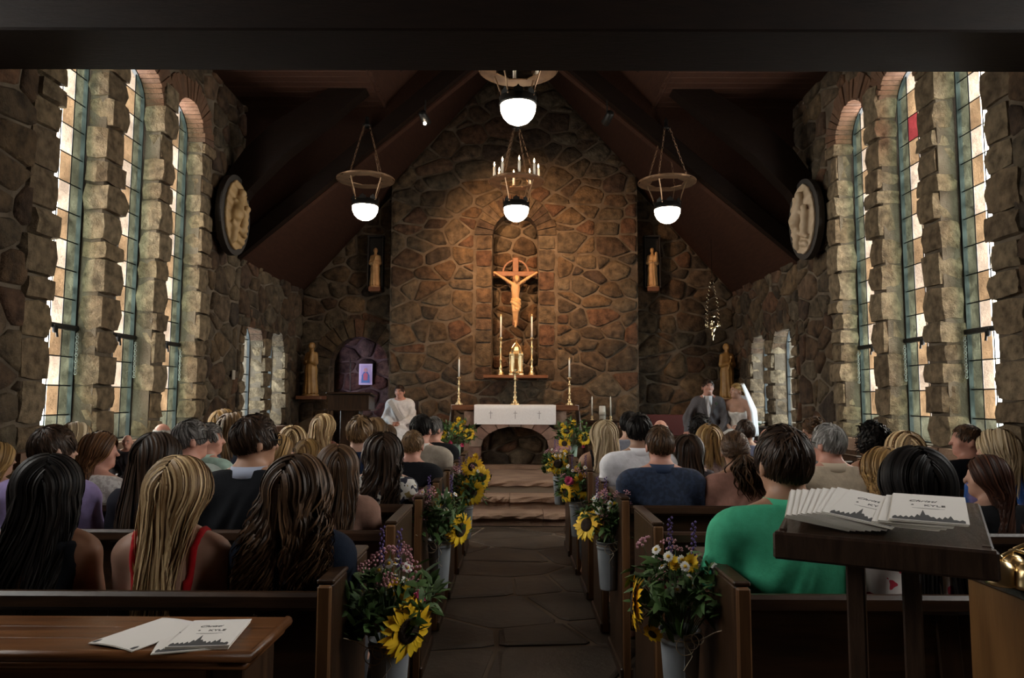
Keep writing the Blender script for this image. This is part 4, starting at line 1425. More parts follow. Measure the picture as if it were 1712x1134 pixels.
MB().tube([(0, 0, .98), (0, 0, roofz(q.x) - q.z)], .004, 5).build('cord', BLACKM, sl)
# small wall switch plate by the small windows
sw = W(389, 627, 9.2)
tag(MB().box((XL + .05, sw.y, sw.z), (.015, .085, .12), None, .004).build('switch_plate', mat('bone_plastic', (.35, .30, .24), .5)), 'small pale switch plate on the stone wall beside the small windows', 'switch')

# ------------------------------------------------------------------ people
HC = np.array((0, .008, .785)); HR = np.array((.077, .097, .102))


def skinmat(k):
    c = {'fair': (.52, .30, .22), 'pink': (.55, .27, .20), 'tan': (.38, .20, .125), 'olive': (.34, .185, .12), 'brown': (.22, .11, .07)}[k]
    return mat('skin_' + k, c, .5, col2=tuple(x * .86 for x in c), scale=14, spec=.4)


def hairmat(dark, light):
    key = 'hair_%s_%s' % ('_'.join('%d' % (x * 1000) for x in dark), '_'.join('%d' % (x * 1000) for x in light))
    return mat(key, dark, .45, col2=light, attr='tone', contrast=(.05, .95), spec=.10 if max(light) < .03 else .22)


HAIRC = {'black': ((.006, .005, .005), (.022, .018, .016)), 'darkbrown': ((.016, .009, .006), (.06, .032, .018)), 'brown': ((.035, .018, .009), (.12, .062, .03)),
         'auburn': ((.06, .025, .010), (.20, .09, .035)), 'lightbrown': ((.10, .055, .025), (.26, .15, .07)), 'blonde': ((.17, .09, .035), (.80, .58, .32)),
         'paleblonde': ((.34, .24, .13), (.72, .57, .38)), 'honey': ((.16, .085, .03), (.48, .29, .11)), 'grey': ((.13, .12, .11), (.42, .40, .38)), 'white': ((.42, .40, .38), (.75, .73, .70)),
         'saltpepper': ((.04, .035, .03), (.22, .20, .19)), 'redbrown': ((.022, .009, .006), (.085, .032, .018))}


def hairline(u, short=False):
    az = np.arctan2(np.abs(u[:, 0]), u[:, 1])
    if short: return np.interp(az, [0, .55, 1.0, 1.35, 1.75, 2.3, PI], [.50, .42, .18, .0, -.06, -.40, -.50])
    return np.interp(az, [0, .55, 1.0, 1.35, 1.75, 2.3, PI], [.60, .50, .18, -.12, -.30, -.62, -.70])


def hair_parts(rng, style, n, L=.2, amp=.0, wl=.12, rad=.009, vol=.08, seg=6, sides=5, bald=False, part=0.0, spread=1.0):
    """locks of hair as tapered tubes over a scalp cap; returns V, F, tone"""
    Vs, Fs, T = [], [], []
    nv = 0
    # scalp cap
    a, b = 28, 18
    th = np.linspace(0, 2 * PI, a, endpoint=False); ph = np.linspace(.02, 2.55, b)
    TH, PH = np.meshgrid(th, ph)
    u = np.stack([np.sin(PH) * np.sin(TH), np.sin(PH) * np.cos(TH), np.cos(PH)], -1).reshape(-1, 3)
    sh_ = style in ('short', 'up')
    keep = u[:, 2] > hairline(u, sh_) - .02
    if bald: keep &= u[:, 2] < .45
    P = HC + HR * u * (1.03 + vol * .25)
    Vs.append(P); T.append(np.full(len(P), .12))
    f = []
    for j in range(b - 1):
        for i in range(a):
            q = (j * a + i, j * a + (i + 1) % a, (j + 1) * a + (i + 1) % a, (j + 1) * a + i)
            if all(keep[list(q)]): f.append(q[::-1])
    Fs.append(np.array(f)); nv += len(P)
    # roots
    U = []
    while len(U) < n:
        q = rng.normal(size=(n, 3)); q /= np.linalg.norm(q, axis=1)[:, None]
        ok = q[:, 2] > hairline(q, sh_)
        if bald: ok &= q[:, 2] < .42
        U += list(q[ok])
    u = np.array(U[:n])
    lay = rng.random(n)
    m = seg
    tone = rng.random(n) ** 1.3
    path = np.zeros((n, m + 1, 3))
    crown = np.array((part * .3, -.42, .90)); crown /= np.linalg.norm(crown)
    if style in ('short', 'curly', 'up'):
        step = L / m / .09
        u0 = u.copy()
        kk = rng.normal(size=(n, 3)) * .35
        phs = rng.random(n) * 6.28
        for i in range(m + 1):
            t = i / m
            tp_ = np.clip((u[:, 2] + .62) / .9, .12, 1) if style == 'short' else 1.0
            r = 1.03 + vol * (.35 + .65 * lay) * (.55 + .9 * t * (1 - .45 * t)) * tp_
            p = HC + HR * u * r[:, None]
            if style == 'curly':
                p = p + amp * np.stack([np.sin(phs + t * L / wl * 6.28), np.cos(phs * 1.7 + t * L / wl * 6.28), np.sin(phs * 2.3 + t * 5)], 1) * (.3 + t)
            path[:, i] = p
            if style == 'up': fl = np.array((0, -.75, .05)) - u          # swept to the back of the head
            else:
                fl = u * (u @ crown)[:, None] - crown
                front = (u[:, 1] > .1) & (u[:, 2] > .45)
                fl = np.where(front[:, None], np.array((.75 * (1 if part <= 0 else -1), -.25, .30)), fl)
            fl = fl + kk * (1.0 if style == 'curly' else .55)
            fl = fl - u * np.sum(fl * u, 1)[:, None]
            fl /= np.linalg.norm(fl, axis=1)[:, None] + 1e-6
            u = u + fl * (step * (np.clip((u[:, 2] + .75) / .8, .25, 1)[:, None] if style == 'short' else 1)); u /= np.linalg.norm(u, axis=1)[:, None]
    else:   # long hair falling from a parting
        total = .20 + L
        frac = 1 - .28 * rng.random(n) ** 2
        ds = total * frac / m
        p = None
        free = np.zeros(n, bool)
        sgn = np.where(u[:, 0] - part * .077 >= 0, 1.0, -1.0)
        azp = np.arctan2(u[:, 0], -u[:, 1])
        phs = azp * 2.2 + rng.normal(size=n) * .5
        pos = HC + HR * u * (1.03 + vol * (.3 + .7 * lay))[:, None]
        drift = rng.normal(size=(n, 2)) * .05
        for i in range(m + 1):
            t = i / m
            s = ds * i
            hang = np.clip((s - .12) / .15, 0, 1)
            wv = amp * hang * np.clip(s / total * 1.6, .3, 1.3)
            o = np.stack([np.sin(phs + s / wl * 6.28), .7 * np.cos(phs + s / wl * 6.28), np.zeros(n)], 1) * wv[:, None]
            path[:, i] = pos + o
            uu = (pos - HC) / HR; rl = np.linalg.norm(uu, axis=1); un = uu / rl[:, None]
            free |= (un[:, 2] < -.12)
            g = np.stack([sgn * np.clip(un[:, 2], 0, 1) * 1.1, np.full(n, -.30) - .5 * np.clip(un[:, 1], 0, 1), np.full(n, -1.0)], 1)
            g = g - un * np.sum(g * un, 1)[:, None]
            g /= np.linalg.norm(g, axis=1)[:, None] + 1e-6
            # free-falling: straight down, gathering behind the shoulders
            back = np.interp(pos[:, 2], [.40, .58, .66, .74], [-.135, -.125, -.095, -.07]) - .045 * lay
            fy = np.clip((back - pos[:, 1]) * 6, -1.3, .25)
            fx = np.where(np.abs(pos[:, 0]) > .10 * spread, -np.sign(pos[:, 0]) * .25, np.sign(pos[:, 0]) * .10 * spread) + drift[:, 0]
            d = np.stack([fx, fy, np.full(n, -1.0)], 1)
            d /= np.linalg.norm(d, axis=1)[:, None]
            d = np.where(free[:, None], d, g)
            newp = pos + d * ds[:, None]
            # stay outside the skull
            uu = (newp - HC) / HR; rl = np.linalg.norm(uu, axis=1); mn = 1.03 + vol * (.3 + .7 * lay)
            push = np.where(rl < mn, mn / rl, 1.0)
            pos = HC + (newp - HC) * push[:, None]
    # tubes
    tan = np.gradient(path, axis=1); tan /= np.linalg.norm(tan, axis=2)[..., None] + 1e-9
    ref = path - HC; ref /= np.linalg.norm(ref, axis=2)[..., None] + 1e-9
    side = np.cross(tan, ref); side /= np.linalg.norm(side, axis=2)[..., None] + 1e-9
    nrm = np.cross(side, tan)
    tt = np.linspace(0, 1, m + 1)
    R = rad * (.7 + .6 * rng.random(n))[:, None] * (1 - .85 * np.clip((tt - .45) / .55, 0, 1) ** 1.5)[None, :]
    ang = np.arange(sides) * 2 * PI / sides
    if sides == 2:
        tw = (rng.random(n) - .5)[:, None, None] * 1.1
        side = side * np.cos(tw) + nrm * np.sin(tw)
    V = path[:, :, None, :] + R[:, :, None, None] * (np.cos(ang)[None, None, :, None] * side[:, :, None, :] + .6 * np.sin(ang)[None, None, :, None] * nrm[:, :, None, :])
    base = (np.arange(n)[:, None, None] * (m + 1) + np.arange(m)[None, :, None]) * sides + np.arange(sides)[None, None, :]
    nxt = (np.arange(n)[:, None, None] * (m + 1) + np.arange(m)[None, :, None]) * sides + ((np.arange(sides) + 1) % sides)[None, None, :]
    F = np.stack([base, nxt, nxt + sides, base + sides], -1)
    F = (F[:, :, :1] if sides == 2 else F).reshape(-1, 4)
    Vs.append(V.reshape(-1, 3)); Fs.append(F + nv)
    T.append(np.repeat(tone, (m + 1) * sides)); nv += n * (m + 1) * sides
    return np.concatenate(Vs), np.concatenate(Fs), np.concatenate(T)


def bun_parts(rng, c, R, n=60, rad=.009):
    """a coiled knot of locks around centre c"""
    m, sides = 12, 5
    path = np.zeros((n, m + 1, 3))
    for k in range(n):
        ax_ = rng.normal(size=3); ax_ /= np.linalg.norm(ax_)
        a = np.cross(ax_, (.3, .5, .8)); a /= np.linalg.norm(a); b = np.cross(ax_, a)
        ph = rng.random() * 6.28
        for i in range(m + 1):
            w = ph + i / m * 3.2
            path[k, i] = np.array(c) + (a * math.cos(w) + b * math.sin(w)) * R * (.85 + .2 * rng.random())
    return path


def tubes_from(path, rad, rng, sides=5):
    n, m1, _ = path.shape; m = m1 - 1
    tan = np.gradient(path, axis=1); tan /= np.linalg.norm(tan, axis=2)[..., None] + 1e-9
    ref = np.array((.31, .52, .79)); side = np.cross(tan, ref); side /= np.linalg.norm(side, axis=2)[..., None] + 1e-9
    nrm = np.cross(side, tan)
    tt = np.linspace(0, 1, m + 1)
    R = rad * (.7 + .6 * rng.random(n))[:, None] * (1 - .7 * np.clip((tt - .6) / .4, 0, 1))[None, :]
    ang = np.arange(sides) * 2 * PI / sides
    V = path[:, :, None, :] + R[:, :, None, None] * (np.cos(ang)[None, None, :, None] * side[:, :, None, :] + np.sin(ang)[None, None, :, None] * nrm[:, :, None, :])
    base = (np.arange(n)[:, None, None] * (m + 1) + np.arange(m)[None, :, None]) * sides + np.arange(sides)[None, None, :]
    nxt = (np.arange(n)[:, None, None] * (m + 1) + np.arange(m)[None, :, None]) * sides + ((np.arange(sides) + 1) % sides)[None, None, :]
    return V.reshape(-1, 3), np.stack([base, nxt, nxt + sides, base + sides], -1).reshape(-1, 4), np.repeat(rng.random(n), (m + 1) * sides)


def hair_object(root, V, F, T, matl, yaw):
    c, s = math.cos(yaw), math.sin(yaw)
    # hair turns with the head; long hair below the shoulders turns less
    k = np.clip((V[:, 2] - .45) / .25, 0, 1)[:, None]
    R = np.stack([V[:, 0] * c - V[:, 1] * s, V[:, 0] * s + V[:, 1] * c, V[:, 2]], 1)
    V = V * (1 - k) + R * k
    me = mesh('hair', V, F, matl, True)
    at = me.attributes.new('tone', 'FLOAT', 'POINT')
    if len(T) == len(me.vertices): at.data.foreach_set('value', T.astype(np.float32))
    return obj('hair', me, root)


HANDS = {}
def hand_field(G, wrist, tip, side, curl=.25, thumb=1):
    """palm and five fingers from the wrist towards tip; side = unit vector across the palm"""
    w = np.array(wrist, float); t = np.array(tip, float); d = (t - w); d /= np.linalg.norm(d)
    s = np.array(side, float); s -= d * (s @ d); s /= np.linalg.norm(s)
    n = np.cross(d, s)
    P = lambda a, b, c: tuple(w + d * a + s * b + n * c)
    f = rc(G, P(0, 0, 0), P(.05, 0, 0), .024, .026)
    f = smin(f, rc(G, P(.045, -.026, 0), P(.08, -.028, 0), .016, .012), .012)
    f = smin(f, rc(G, P(.045, .026, 0), P(.085, .028, 0), .018, .013), .012)
    f = smin(f, rc(G, P(.05, 0, 0), P(.09, 0, 0), .02, .014), .012)
    for k, (off, ln) in enumerate(((-.031, .055), (-.011, .072), (.010, .078), (.030, .070))):
        a = P(.085, off, 0); b = P(.085 + ln * .55, off * 1.1, -curl * .03); c = P(.085 + ln, off * 1.12, -curl * .09)
        f = np.minimum(f, rc(G, a, b, .0095, .0088)); f = smin(f, rc(G, b, c, .0088, .0075), .004)
    a = P(.025, thumb * .03, 0); b = P(.06, thumb * .058, -.01); c = P(.095, thumb * .062, -.02)
    f = smin(f, rc(G, a, b, .015, .011), .012); f = smin(f, rc(G, b, c, .011, .009), .004)
    return f


def person(px, py, d, label, sex='m', yaw=0, look=0, skin='fair', hair=None, top=None, bottom=(.02, .02, .025), seat=.45, group='seated wedding guests', sh=1.0, q=1.12,
           arms='lap', glasses=False, beard=False, seed=0, tilt=0.0, hands=False, mat_top=None, legs=True, face=False, build=1.0, name='person', extra=None):
    rng = np.random.default_rng(seed + int(px * 7 + py))
    P = W(px, py, d)
    H = P.z - seat
    sc = H / .885
    yw = math.radians(yaw); lk = math.radians(look)
    hx, hy = -math.sin(yw) * HC[1] * sc, math.cos(yw) * HC[1] * sc
    root = empty(name, (P.x - hx, P.y - hy, seat), yw, label, 'person', group)
    root.scale = (sc,) * 3
    m = sex == 'm'
    sw = (.166 if m else .146) * sh / max(sc, .8) ** .3
    g = .012 * q
    zlo = -.46 if legs else -.06
    xs = axis_pts([(-.36, -.12, g * 1.5), (-.12, .12, g), (.12, .36, g * 1.5)])
    ys = axis_pts([(-.21, .17, g), (.17, .66, g * 2.4)]) if legs else axis_pts([(-.21, .17, g), (.17, .42, g * 1.8)])
    zs = axis_pts([(zlo, .16, g * 2.2), (.16, .56, g * 1.3), (.56, .92, g * .9)])
    G = grid(xs, ys, zs)
    X, Y, Z = G
    aG = (np.abs(X), Y, Z)
    bw = build
    T = el(G, (0, .0, .10), ((.165 if m else .175) * bw, .125 * bw, .13))
    T = smin(T, el(G, (0, -.005, .30), ((.135 if m else .115) * bw, .10 * bw, .20)), .08)
    T = smin(T, el(G, (0, -.015, .47), ((.155 if m else .13) * bw, .105 * bw, .15)), .07)
    if not m: T = smin(T, el(aG, (.06, .075, .44), (.06, .055, .06)), .04)
    T = smin(T, rc(aG, (.0, -.02, .575), (sw - .02, -.015, .565), .062, .055), .06)
    T = smin(T, rc(aG, (.02, -.025, .655), (sw * .75, -.02, .595), .04, .04), .05)
    neck = rc(G, (0, -.022, .58), (0, .0, .715), .056 if m else .047, .052 if m else .043)
    # arms
    el_ = {'lap': ((sw + .045, .02, .315), (.075, .27, .20)), 'down': ((sw + .05, -.01, .31), (sw + .05, .12, .12)), 'clasp': ((sw + .07, .03, .33), (.055, .24, .235)),
           'hang': ((sw + .05, -.02, .30), (sw + .03, .10, .09))}
    if arms == 'groom':
        A1 = smin(rc(G, (-sw, -.012, .555), (-sw - .06, .03, .33), .052, .043), rc(G, (sw, -.012, .555), (sw + .13, .05, .35), .052, .043), .01)
        A2 = smin(rc(G, (-sw - .06, .03, .33), (-sw - .005, .14, .12), .04, .028), rc(G, (sw + .13, .05, .35), (sw + .145, .25, .15), .04, .028), .01)
        wr = [(-sw - .005, .14, .12), (sw + .145, .25, .15)]
        elb = None
    else:
        e, w_ = el_[arms]
        A1 = rc(aG, (sw, -.012, .555), e, .048 if m else .040, .040 if m else .032)
        A2 = rc(aG, e, w_, .04 if m else .033, .027 if m else .022)
    # head in its own turned frame
    c, s_ = math.cos(-lk), math.sin(-lk)
    ct, st_ = math.cos(tilt), math.sin(tilt)
    X1, Y1 = X * c - Y * s_, X * s_ + Y * c
    Z1 = Z + 0 * X1
    if tilt:
        Y2 = Y1 * ct - (Z1 - .70) * st_; Z1 = Y1 * st_ + (Z1 - .70) * ct + .70; Y1 = Y2
    Hh = (X1, Y1, Z1); aH = (np.abs(X1), Y1, Z1)
    hd = el(Hh, (0, .003, .795), (.072, .092, .092))
    hd = smin(hd, el(Hh, (0, .035, .735), (.054, .062, .072)), .03)
    hd = smin(hd, el(Hh, (0, .075, .695), (.026, .026, .022)), .03)           # chin
    hd = smin(hd, rc(aH, (.0, .088, .80), (.045, .075, .80), .014, .012), .02)     # brow
    hd = smin(hd, rc(Hh, (0, .098, .785), (0, .116, .752), .009, .013), .012)      # nose
    hd = smin(hd, el(aH, (.045, .07, .755), (.02, .02, .018)), .02)               # cheeks
    hd = np.maximum(hd, -el(aH, (.031, .105, .782), (.018, .018, .011)))
    hd = smin(hd, rc(Hh, (-.014, .094, .725), (.014, .094, .725), .008, .008), .008)   # lips
    hd = smin(hd, el(aH, (.077, -.002, .765), (.010, .022, .032)), .008)          # ears
    body = smin(smin(T, A1, .05), A2, .03)
    hnd = None
    if arms == 'groom':
        for k, wv in enumerate(wr):
            body = smin(body, rc(G, wv, (wv[0], wv[1] + .06, wv[2] - .03), .028, .026), .02)
    else:
        body = smin(body, rc(aG, w_, (w_[0] * .55, w_[1] + .07, w_[2] - .01), .026, .024), .02)
    if legs:
        Lg = smin(rc(aG, (.085, .03, .085), (.115, .45, .085), .088 * bw, .06), rc(aG, (.115, .45, .085), (.11, .44, -.36), .058, .04), .04)
        Lg = smin(Lg, rc(aG, (.11, .43, -.41), (.125, .58, -.425), .04, .034), .04)
        body = smin(body, Lg, .06)
    full = smin(smin(body, neck, .04), hd, .025)
    V, F = nets(full, xs, ys, zs)
    sm = skinmat(skin)
    parts = [(V, F)]
    if hands:
        if arms == 'clasp':
            spec = [((.075, .23, .235), (-.02, .30, .24), (0, .3, 1), -1), ((-.075, .23, .235), (.02, .31, .225), (0, .3, 1), -1)]
        elif arms == 'groom':
            spec = [((wr[0]), (wr[0][0] + .01, wr[0][1] + .1, wr[0][2] - .03), (1, 0, 0), -1), ((wr[1]), (wr[1][0] + .02, wr[1][1] + .1, wr[1][2] - .04), (1, 0, 0), -1)]
        else:
            spec = [((w_[0], w_[1], w_[2]), (0, w_[1] + .08, w_[2]), (0, .3, 1), 1), ((-w_[0], w_[1], w_[2]), (0, w_[1] + .08, w_[2] + .02), (0, .3, 1), 1)]
        for wv, tp, sd, thb in spec:
            lo = np.minimum(wv, tp) - .14; hi = np.maximum(wv, tp) + .14
            hx_, hy_, hz_ = [axis_pts([(lo[k], hi[k], .0065)]) for k in range(3)]
            a_, b_ = nets(hand_field(grid(hx_, hy_, hz_), wv, tp, sd, .3, thb), hx_, hy_, hz_)
            parts.append((a_, b_))
    VV = np.concatenate([p[0] for p in parts]); off = np.cumsum([0] + [len(p[0]) for p in parts[:-1]])
    FF = np.concatenate([p[1] + o for p, o in zip(parts, off)])
    obj('body', mesh('body', VV, FF, sm, True), root)
    # ---- clothing
    tp = dict(kind='shirt', col=(.3, .3, .3)); tp.update(top or {})
    kind = tp['kind']
    th = tp.get('thick', .011)
    tm = tp.get('mat') or mat('cloth_%s_%s' % (kind, '_'.join('%d' % (x * 1000) for x in tp['col'])), tp['col'], .85, col2=tuple(x * .82 for x in tp['col']), scale=30, bump=.15, bscale=60, spec=.15, sheen=.12 if max(tp['col']) > .1 else 0.0)
    slv = tp.get('sleeve', {'shirt': 1.0, 'suit': 1.0, 'polo': .5, 'dress': 0.0, 'blouse': .55, 'robe': 1.0, 'tank': 0.0, 'strapless': 0.0}[kind])
    fld = .005 * np.sin(38 * Z + 9 * np.sin(11 * X + 3) + 8 * Y) * np.clip((.62 - Z) * 6, 0, 1)
    Cf = T
    if slv > 0:
        A = A1
        if slv <= .6:
            # end the sleeve part-way down the upper arm
            A = np.maximum(A1 - .008, -(Z - (.555 - .24 * slv * 1.25)))
            Cf = smin(Cf, A, .03)
        else:
            Cf = smin(smin(Cf, A1, .05), A2 - (.004 if kind == 'suit' else .002), .03)
    else:
        Cf = np.maximum(T, np.abs(X) - (sw - .012))
    Cf = Cf - th + fld * (1.6 if kind in ('suit', 'robe') else 1.0)
    nz = tp.get('neck', {'shirt': .645, 'suit': .650, 'polo': .645, 'dress': .60, 'blouse': .625, 'robe': .655, 'tank': .61, 'strapless': .475}[kind])
    Cf = np.maximum(Cf, (Z - nz - .25 * np.clip(-Y, -.1, .1) * (1 if kind != 'strapless' else 0) + .35 * np.clip(Y, 0, 1)))
    if kind in ('dress', 'tank'):
        bk = tp.get('back', .40)
        V_open = np.maximum(np.abs(X) - .34 * (Z - bk), Y + .02)              # V-shaped open back
        Cf = np.maximum(Cf, -np.maximum(V_open, -(Z - bk)))
        if tp.get('strapback'):
            Cf = np.maximum(Cf, (Z - .44))
            strap = np.maximum(np.maximum(np.abs(np.abs(X) - (.085 + .12 * (Z - .44))) - .012, T - .009), Z - .66)
            strap = np.maximum(strap, .40 - Z)
            Cf = np.minimum(Cf, strap)
    if legs and kind in ('dress', 'robe', 'strapless'):
        sk = smin(smin(T, Lg - .03, .10), rc(G, (0, .25, .06), (0, .46, -.05), .14, .16), .10) - .016 + .006 * np.sin(40 * X + 10 * Z)
        sk = smin(sk, rc(G, (0, .47, .0), (0, .50, -.34), .16, .20), .08)
        sk = np.maximum(np.maximum(sk, Z - .25), -(Z + .42))
        Cf = smin(Cf, sk, .02)
    lowcut = np.maximum(Cf, -(Z - (.02 if kind not in ('dress', 'robe', 'strapless') else -.44)))
    V, F = nets(lowcut, xs, ys, zs)
    nm = {'shirt': 'shirt', 'suit': 'jacket', 'polo': 'polo_shirt', 'dress': 'dress', 'blouse': 'blouse', 'robe': 'robe', 'tank': 'top', 'strapless': 'gown'}[kind]
    obj(nm, mesh(nm, V, F, tm, True), root)
    if legs and kind not in ('dress', 'robe', 'strapless'):
        tr = smin(np.maximum(T, Z - .20), Lg, .05) - .012
        tr = np.maximum(np.maximum(tr, Z - .19), -(Z + .38))
        V, F = nets(np.ascontiguousarray(tr[::2, ::2, ::2]), xs[::2], ys[::2], zs[::2])
        obj('trousers', mesh('trousers', V, F, mat('trouser_%d_%d_%d' % tuple(int(x * 500) for x in bottom), bottom, .85), True), root)
    colr = tp.get('collar')
    if colr is not None:
        cm = mat('collar_%d_%d_%d' % tuple(int(x * 500) for x in colr), colr, .8)
        n = 24; r0 = .066 if m else .056
        Vc, Fc = [], []
        for i in range(n):
            a = 2 * PI * i / n
            dip = .030 * max(0, math.cos(a)) ** 2
            for rr, zz in ((r0 + .006, .618 - dip), (r0, .672 - dip * 1.3), (r0 + .010, .676 - dip * 1.3), (r0 + .022, .630 - dip), (r0 + .006, .618 - dip)):
                Vc.append((rr * math.sin(a), rr * math.cos(a) * .95 - .016, zz))
        for i in range(n):
            j = (i + 1) % n
            for k in range(4): Fc.append((i * 5 + k, i * 5 + k + 1, j * 5 + k + 1, j * 5 + k))
        obj('collar', mesh('collar', Vc, Fc, cm, True), root)
    # ---- hair
    if hair:
        hp = dict(hair)
        colk = hp.pop('col'); style = hp.pop('style')
        near = d < 3.6
        kmin = 5.0 if near else (2.6 if d < 4.9 else 1.6)
        thin = .42 if near else (.55 if d < 4.9 else .75)
        n = int(hp.pop('n', {'short': 420, 'curly': 420, 'long': 330, 'up': 320}[style]) * kmin)
        bun = hp.pop('bun', None); pony = hp.pop('pony', None)
        dflt = {'short': dict(L=.05, vol=.10, rad=.0085, seg=4), 'curly': dict(L=.09, amp=.012, wl=.05, vol=.28, rad=.010, seg=7), 'long': dict(L=.25, rad=.0095, seg=18, vol=.10), 'up': dict(L=.09, rad=.008, seg=6, vol=.07)}[style]
        dflt.update(hp); dflt['rad'] = dflt['rad'] * thin; dflt['sides'] = 2
        if style == 'long' and not near: dflt['seg'] = 13
        V, F, Tn = hair_parts(rng, style, n, **dflt)
        if bun is not None:
            bp = bun_parts(rng, bun[:3], bun[3], int(40 * kmin)); a, b, t3 = tubes_from(bp, .010 * thin, rng, 3)
            F = np.concatenate([F, b + len(V)]); V = np.concatenate([V, a]); Tn = np.concatenate([Tn, t3])
        if pony is not None:
            # ringlets gathered at a point and falling
            k = int(50 * kmin) + 20; mm = 16
            x0, y0, z0, ln, dx = pony
            ph = rng.random(k) * 6.28; offx = rng.normal(size=k) * .018; offy = rng.normal(size=k) * .015
            tt = np.linspace(0, 1, mm + 1)
            path = np.zeros((k, mm + 1, 3))
            fr = 1 - .35 * rng.random(k)
            for i, t in enumerate(tt):
                w = .35 + 1.7 * math.sin(min(1, t * 1.3) * PI * .6)
                path[:, i, 0] = x0 + dx * t + offx * w * 1.6 + .014 * np.sin(ph + t * 14) * (t + .2)
                path[:, i, 1] = y0 - .04 * math.sin(t * PI) + offy * w + .012 * np.cos(ph + t * 14) * (t + .2)
                path[:, i, 2] = z0 - ln * fr * t + .02 * math.sin(t * PI)
            a, b, t3 = tubes_from(path, .010 * thin, rng, 3)
            F = np.concatenate([F, b + len(V)]); V = np.concatenate([V, a]); Tn = np.concatenate([Tn, t3])
        if tilt:
            Yr = V[:, 1] * ct + (V[:, 2] - .70) * st_; Zr = -V[:, 1] * st_ + (V[:, 2] - .70) * ct + .70
            V = np.stack([V[:, 0], Yr, Zr], 1)
        hair_object(root, V, F, Tn, hairmat(*HAIRC[colk]), lk)
    # ---- face details
    def head_pt(x, y, z):
        if tilt:
            y, z = y * ct + (z - .70) * st_, -y * st_ + (z - .70) * ct + .70
        return Vector((x * math.cos(lk) - y * math.sin(lk), x * math.sin(lk) + y * math.cos(lk), z))
    def head_mb(mb): return [head_pt(*v) for v in mb.v], mb.f
    if face:
        mb = MB(); mk = MB(); br = MB()
        for s in (-1, 1):
            mb.lathe([(.001, -.012), (.008, -.009), (.012, 0), (.008, .009), (.001, .012)], 10, (s * .031, .082, .781))
            mk.lathe([(.001, 0), (.005, .001), (.001, .0015)], 8, (s * .031, .0935, .781), Matrix.Rotation(-PI / 2, 3, 'X'))
            br.tube([(s * .016, .101, .797), (s * .032, .099, .802), (s * .047, .088, .797)], [.003, .004, .002], 5)
        obj('eye_whites', mesh('eye_whites', *head_mb(mb), mat('eye_white', (.55, .52, .5), .3), True), root)
        obj('irises', mesh('irises', *head_mb(mk), mat('iris_dark', (.03, .02, .015), .3)), root)
        obj('eyebrows', mesh('eyebrows', *head_mb(br), hairmat(*HAIRC[(hair or {'col': 'darkbrown'})['col']]), True), root)
        lp = MB().tube([(-.020, .094, .727), (-.008, .103, .7265), (.008, .103, .7265), (.020, .094, .727)], [.003, .005, .005, .003], 6)
        obj('lips', mesh('lips', *head_mb(lp), mat('lips', (.32, .10, .085), .5), True), root)
    if face == 'smile':
        tl = MB().tube([(-.018, .100, .7245), (-.007, .1075, .722), (.007, .1075, .722), (.018, .100, .7245)], [.002, .004, .004, .002], 6)
        obj('teeth', mesh('teeth', *head_mb(tl), mat('teeth', (.7, .67, .6), .3), True), root)
    if beard:
        gxs, gys, gzs = axis_pts([(-.09, .09, .008)]), axis_pts([(-.02, .13, .008)]), axis_pts([(.66, .75, .008)])
        q_ = grid(gxs, gys, gzs)
        bf = smin(el(q_, (0, .04, .735), (.060, .068, .075)), el(q_, (0, .075, .695), (.033, .036, .03)), .03)
        bf = np.maximum(bf, -el(q_, (0, .1, .728), (.016, .05, .007)))
        bf = np.maximum(bf, q_[2] - .742)
        V, F = nets(bf, gxs, gys, gzs)
        if len(V): obj('beard', mesh('beard', [head_pt(*v) for v in V], F, mat('stubble_' + skin, (.10, .06, .045), .9), True), root)
    if glasses:
        gm = MB()
        for s in (-1, 1):
            gm.ring((s * .034, .112, .782), .022, .0022, Matrix.Rotation(PI / 2, 3, 'X'), 16, 5)
            gm.tube([(s * .056, .108, .786), (s * .080, .06, .788), (s * .083, -.01, .778)], .0026, 5)
        gm.tube([(-.012, .114, .785), (.012, .114, .785)], .002, 5)
        obj('eyeglasses', mesh('eyeglasses', *head_mb(gm), BLACKM, True), root)
    return root

HD = [r + .225 for r in ROWS]
def print_mat(name, ground, blobs, scale, thr=.55, col3=None):
    m = mat(name, ground, .85)
    nt = m.node_tree; N, L = nt.nodes, nt.links
    tc = N.new('ShaderNodeTexCoord'); vo = N.new('ShaderNodeTexNoise'); vo.inputs['Scale'].default_value = scale; vo.inputs['Detail'].default_value = 1.5
    L.new(tc.outputs['Object'], vo.inputs['Vector'])
    cr = N.new('ShaderNodeValToRGB'); cr.color_ramp.interpolation = 'CONSTANT'
    cr.color_ramp.elements[0].position = 0; cr.color_ramp.elements[0].color = (*ground, 1)
    cr.color_ramp.elements[1].position = thr; cr.color_ramp.elements[1].color = (*blobs, 1)
    if col3:
        e = cr.color_ramp.elements.new(.38); e.color = (*ground, 1); cr.color_ramp.elements[0].color = (*col3, 1)
    L.new(vo.outputs['Fac'], cr.inputs[0]); L.new(cr.outputs[0], N['Principled BSDF'].inputs['Base Color'])
    return m
ROSES = print_mat('white_cloth_red_roses', (.62, .55, .52), (.45, .025, .05), 16, .56)
FLORAL = print_mat('white_cloth_black_floral', (.60, .57, .52), (.02, .02, .035), 22, .52, (.25, .18, .06))
DFLOR = print_mat('dark_cloth_floral', (.03, .022, .03), (.35, .25, .22), 26, .6)
PATT = print_mat('pink_patterned_cloth', (.50, .36, .33), (.30, .20, .2), 30, .55)
PLAID = mat('navy_plaid', (.007, .014, .036), .85, col2=(.014, .027, .062), scale=3, stretch=(14, 14, 14), contrast=(.45, .55))
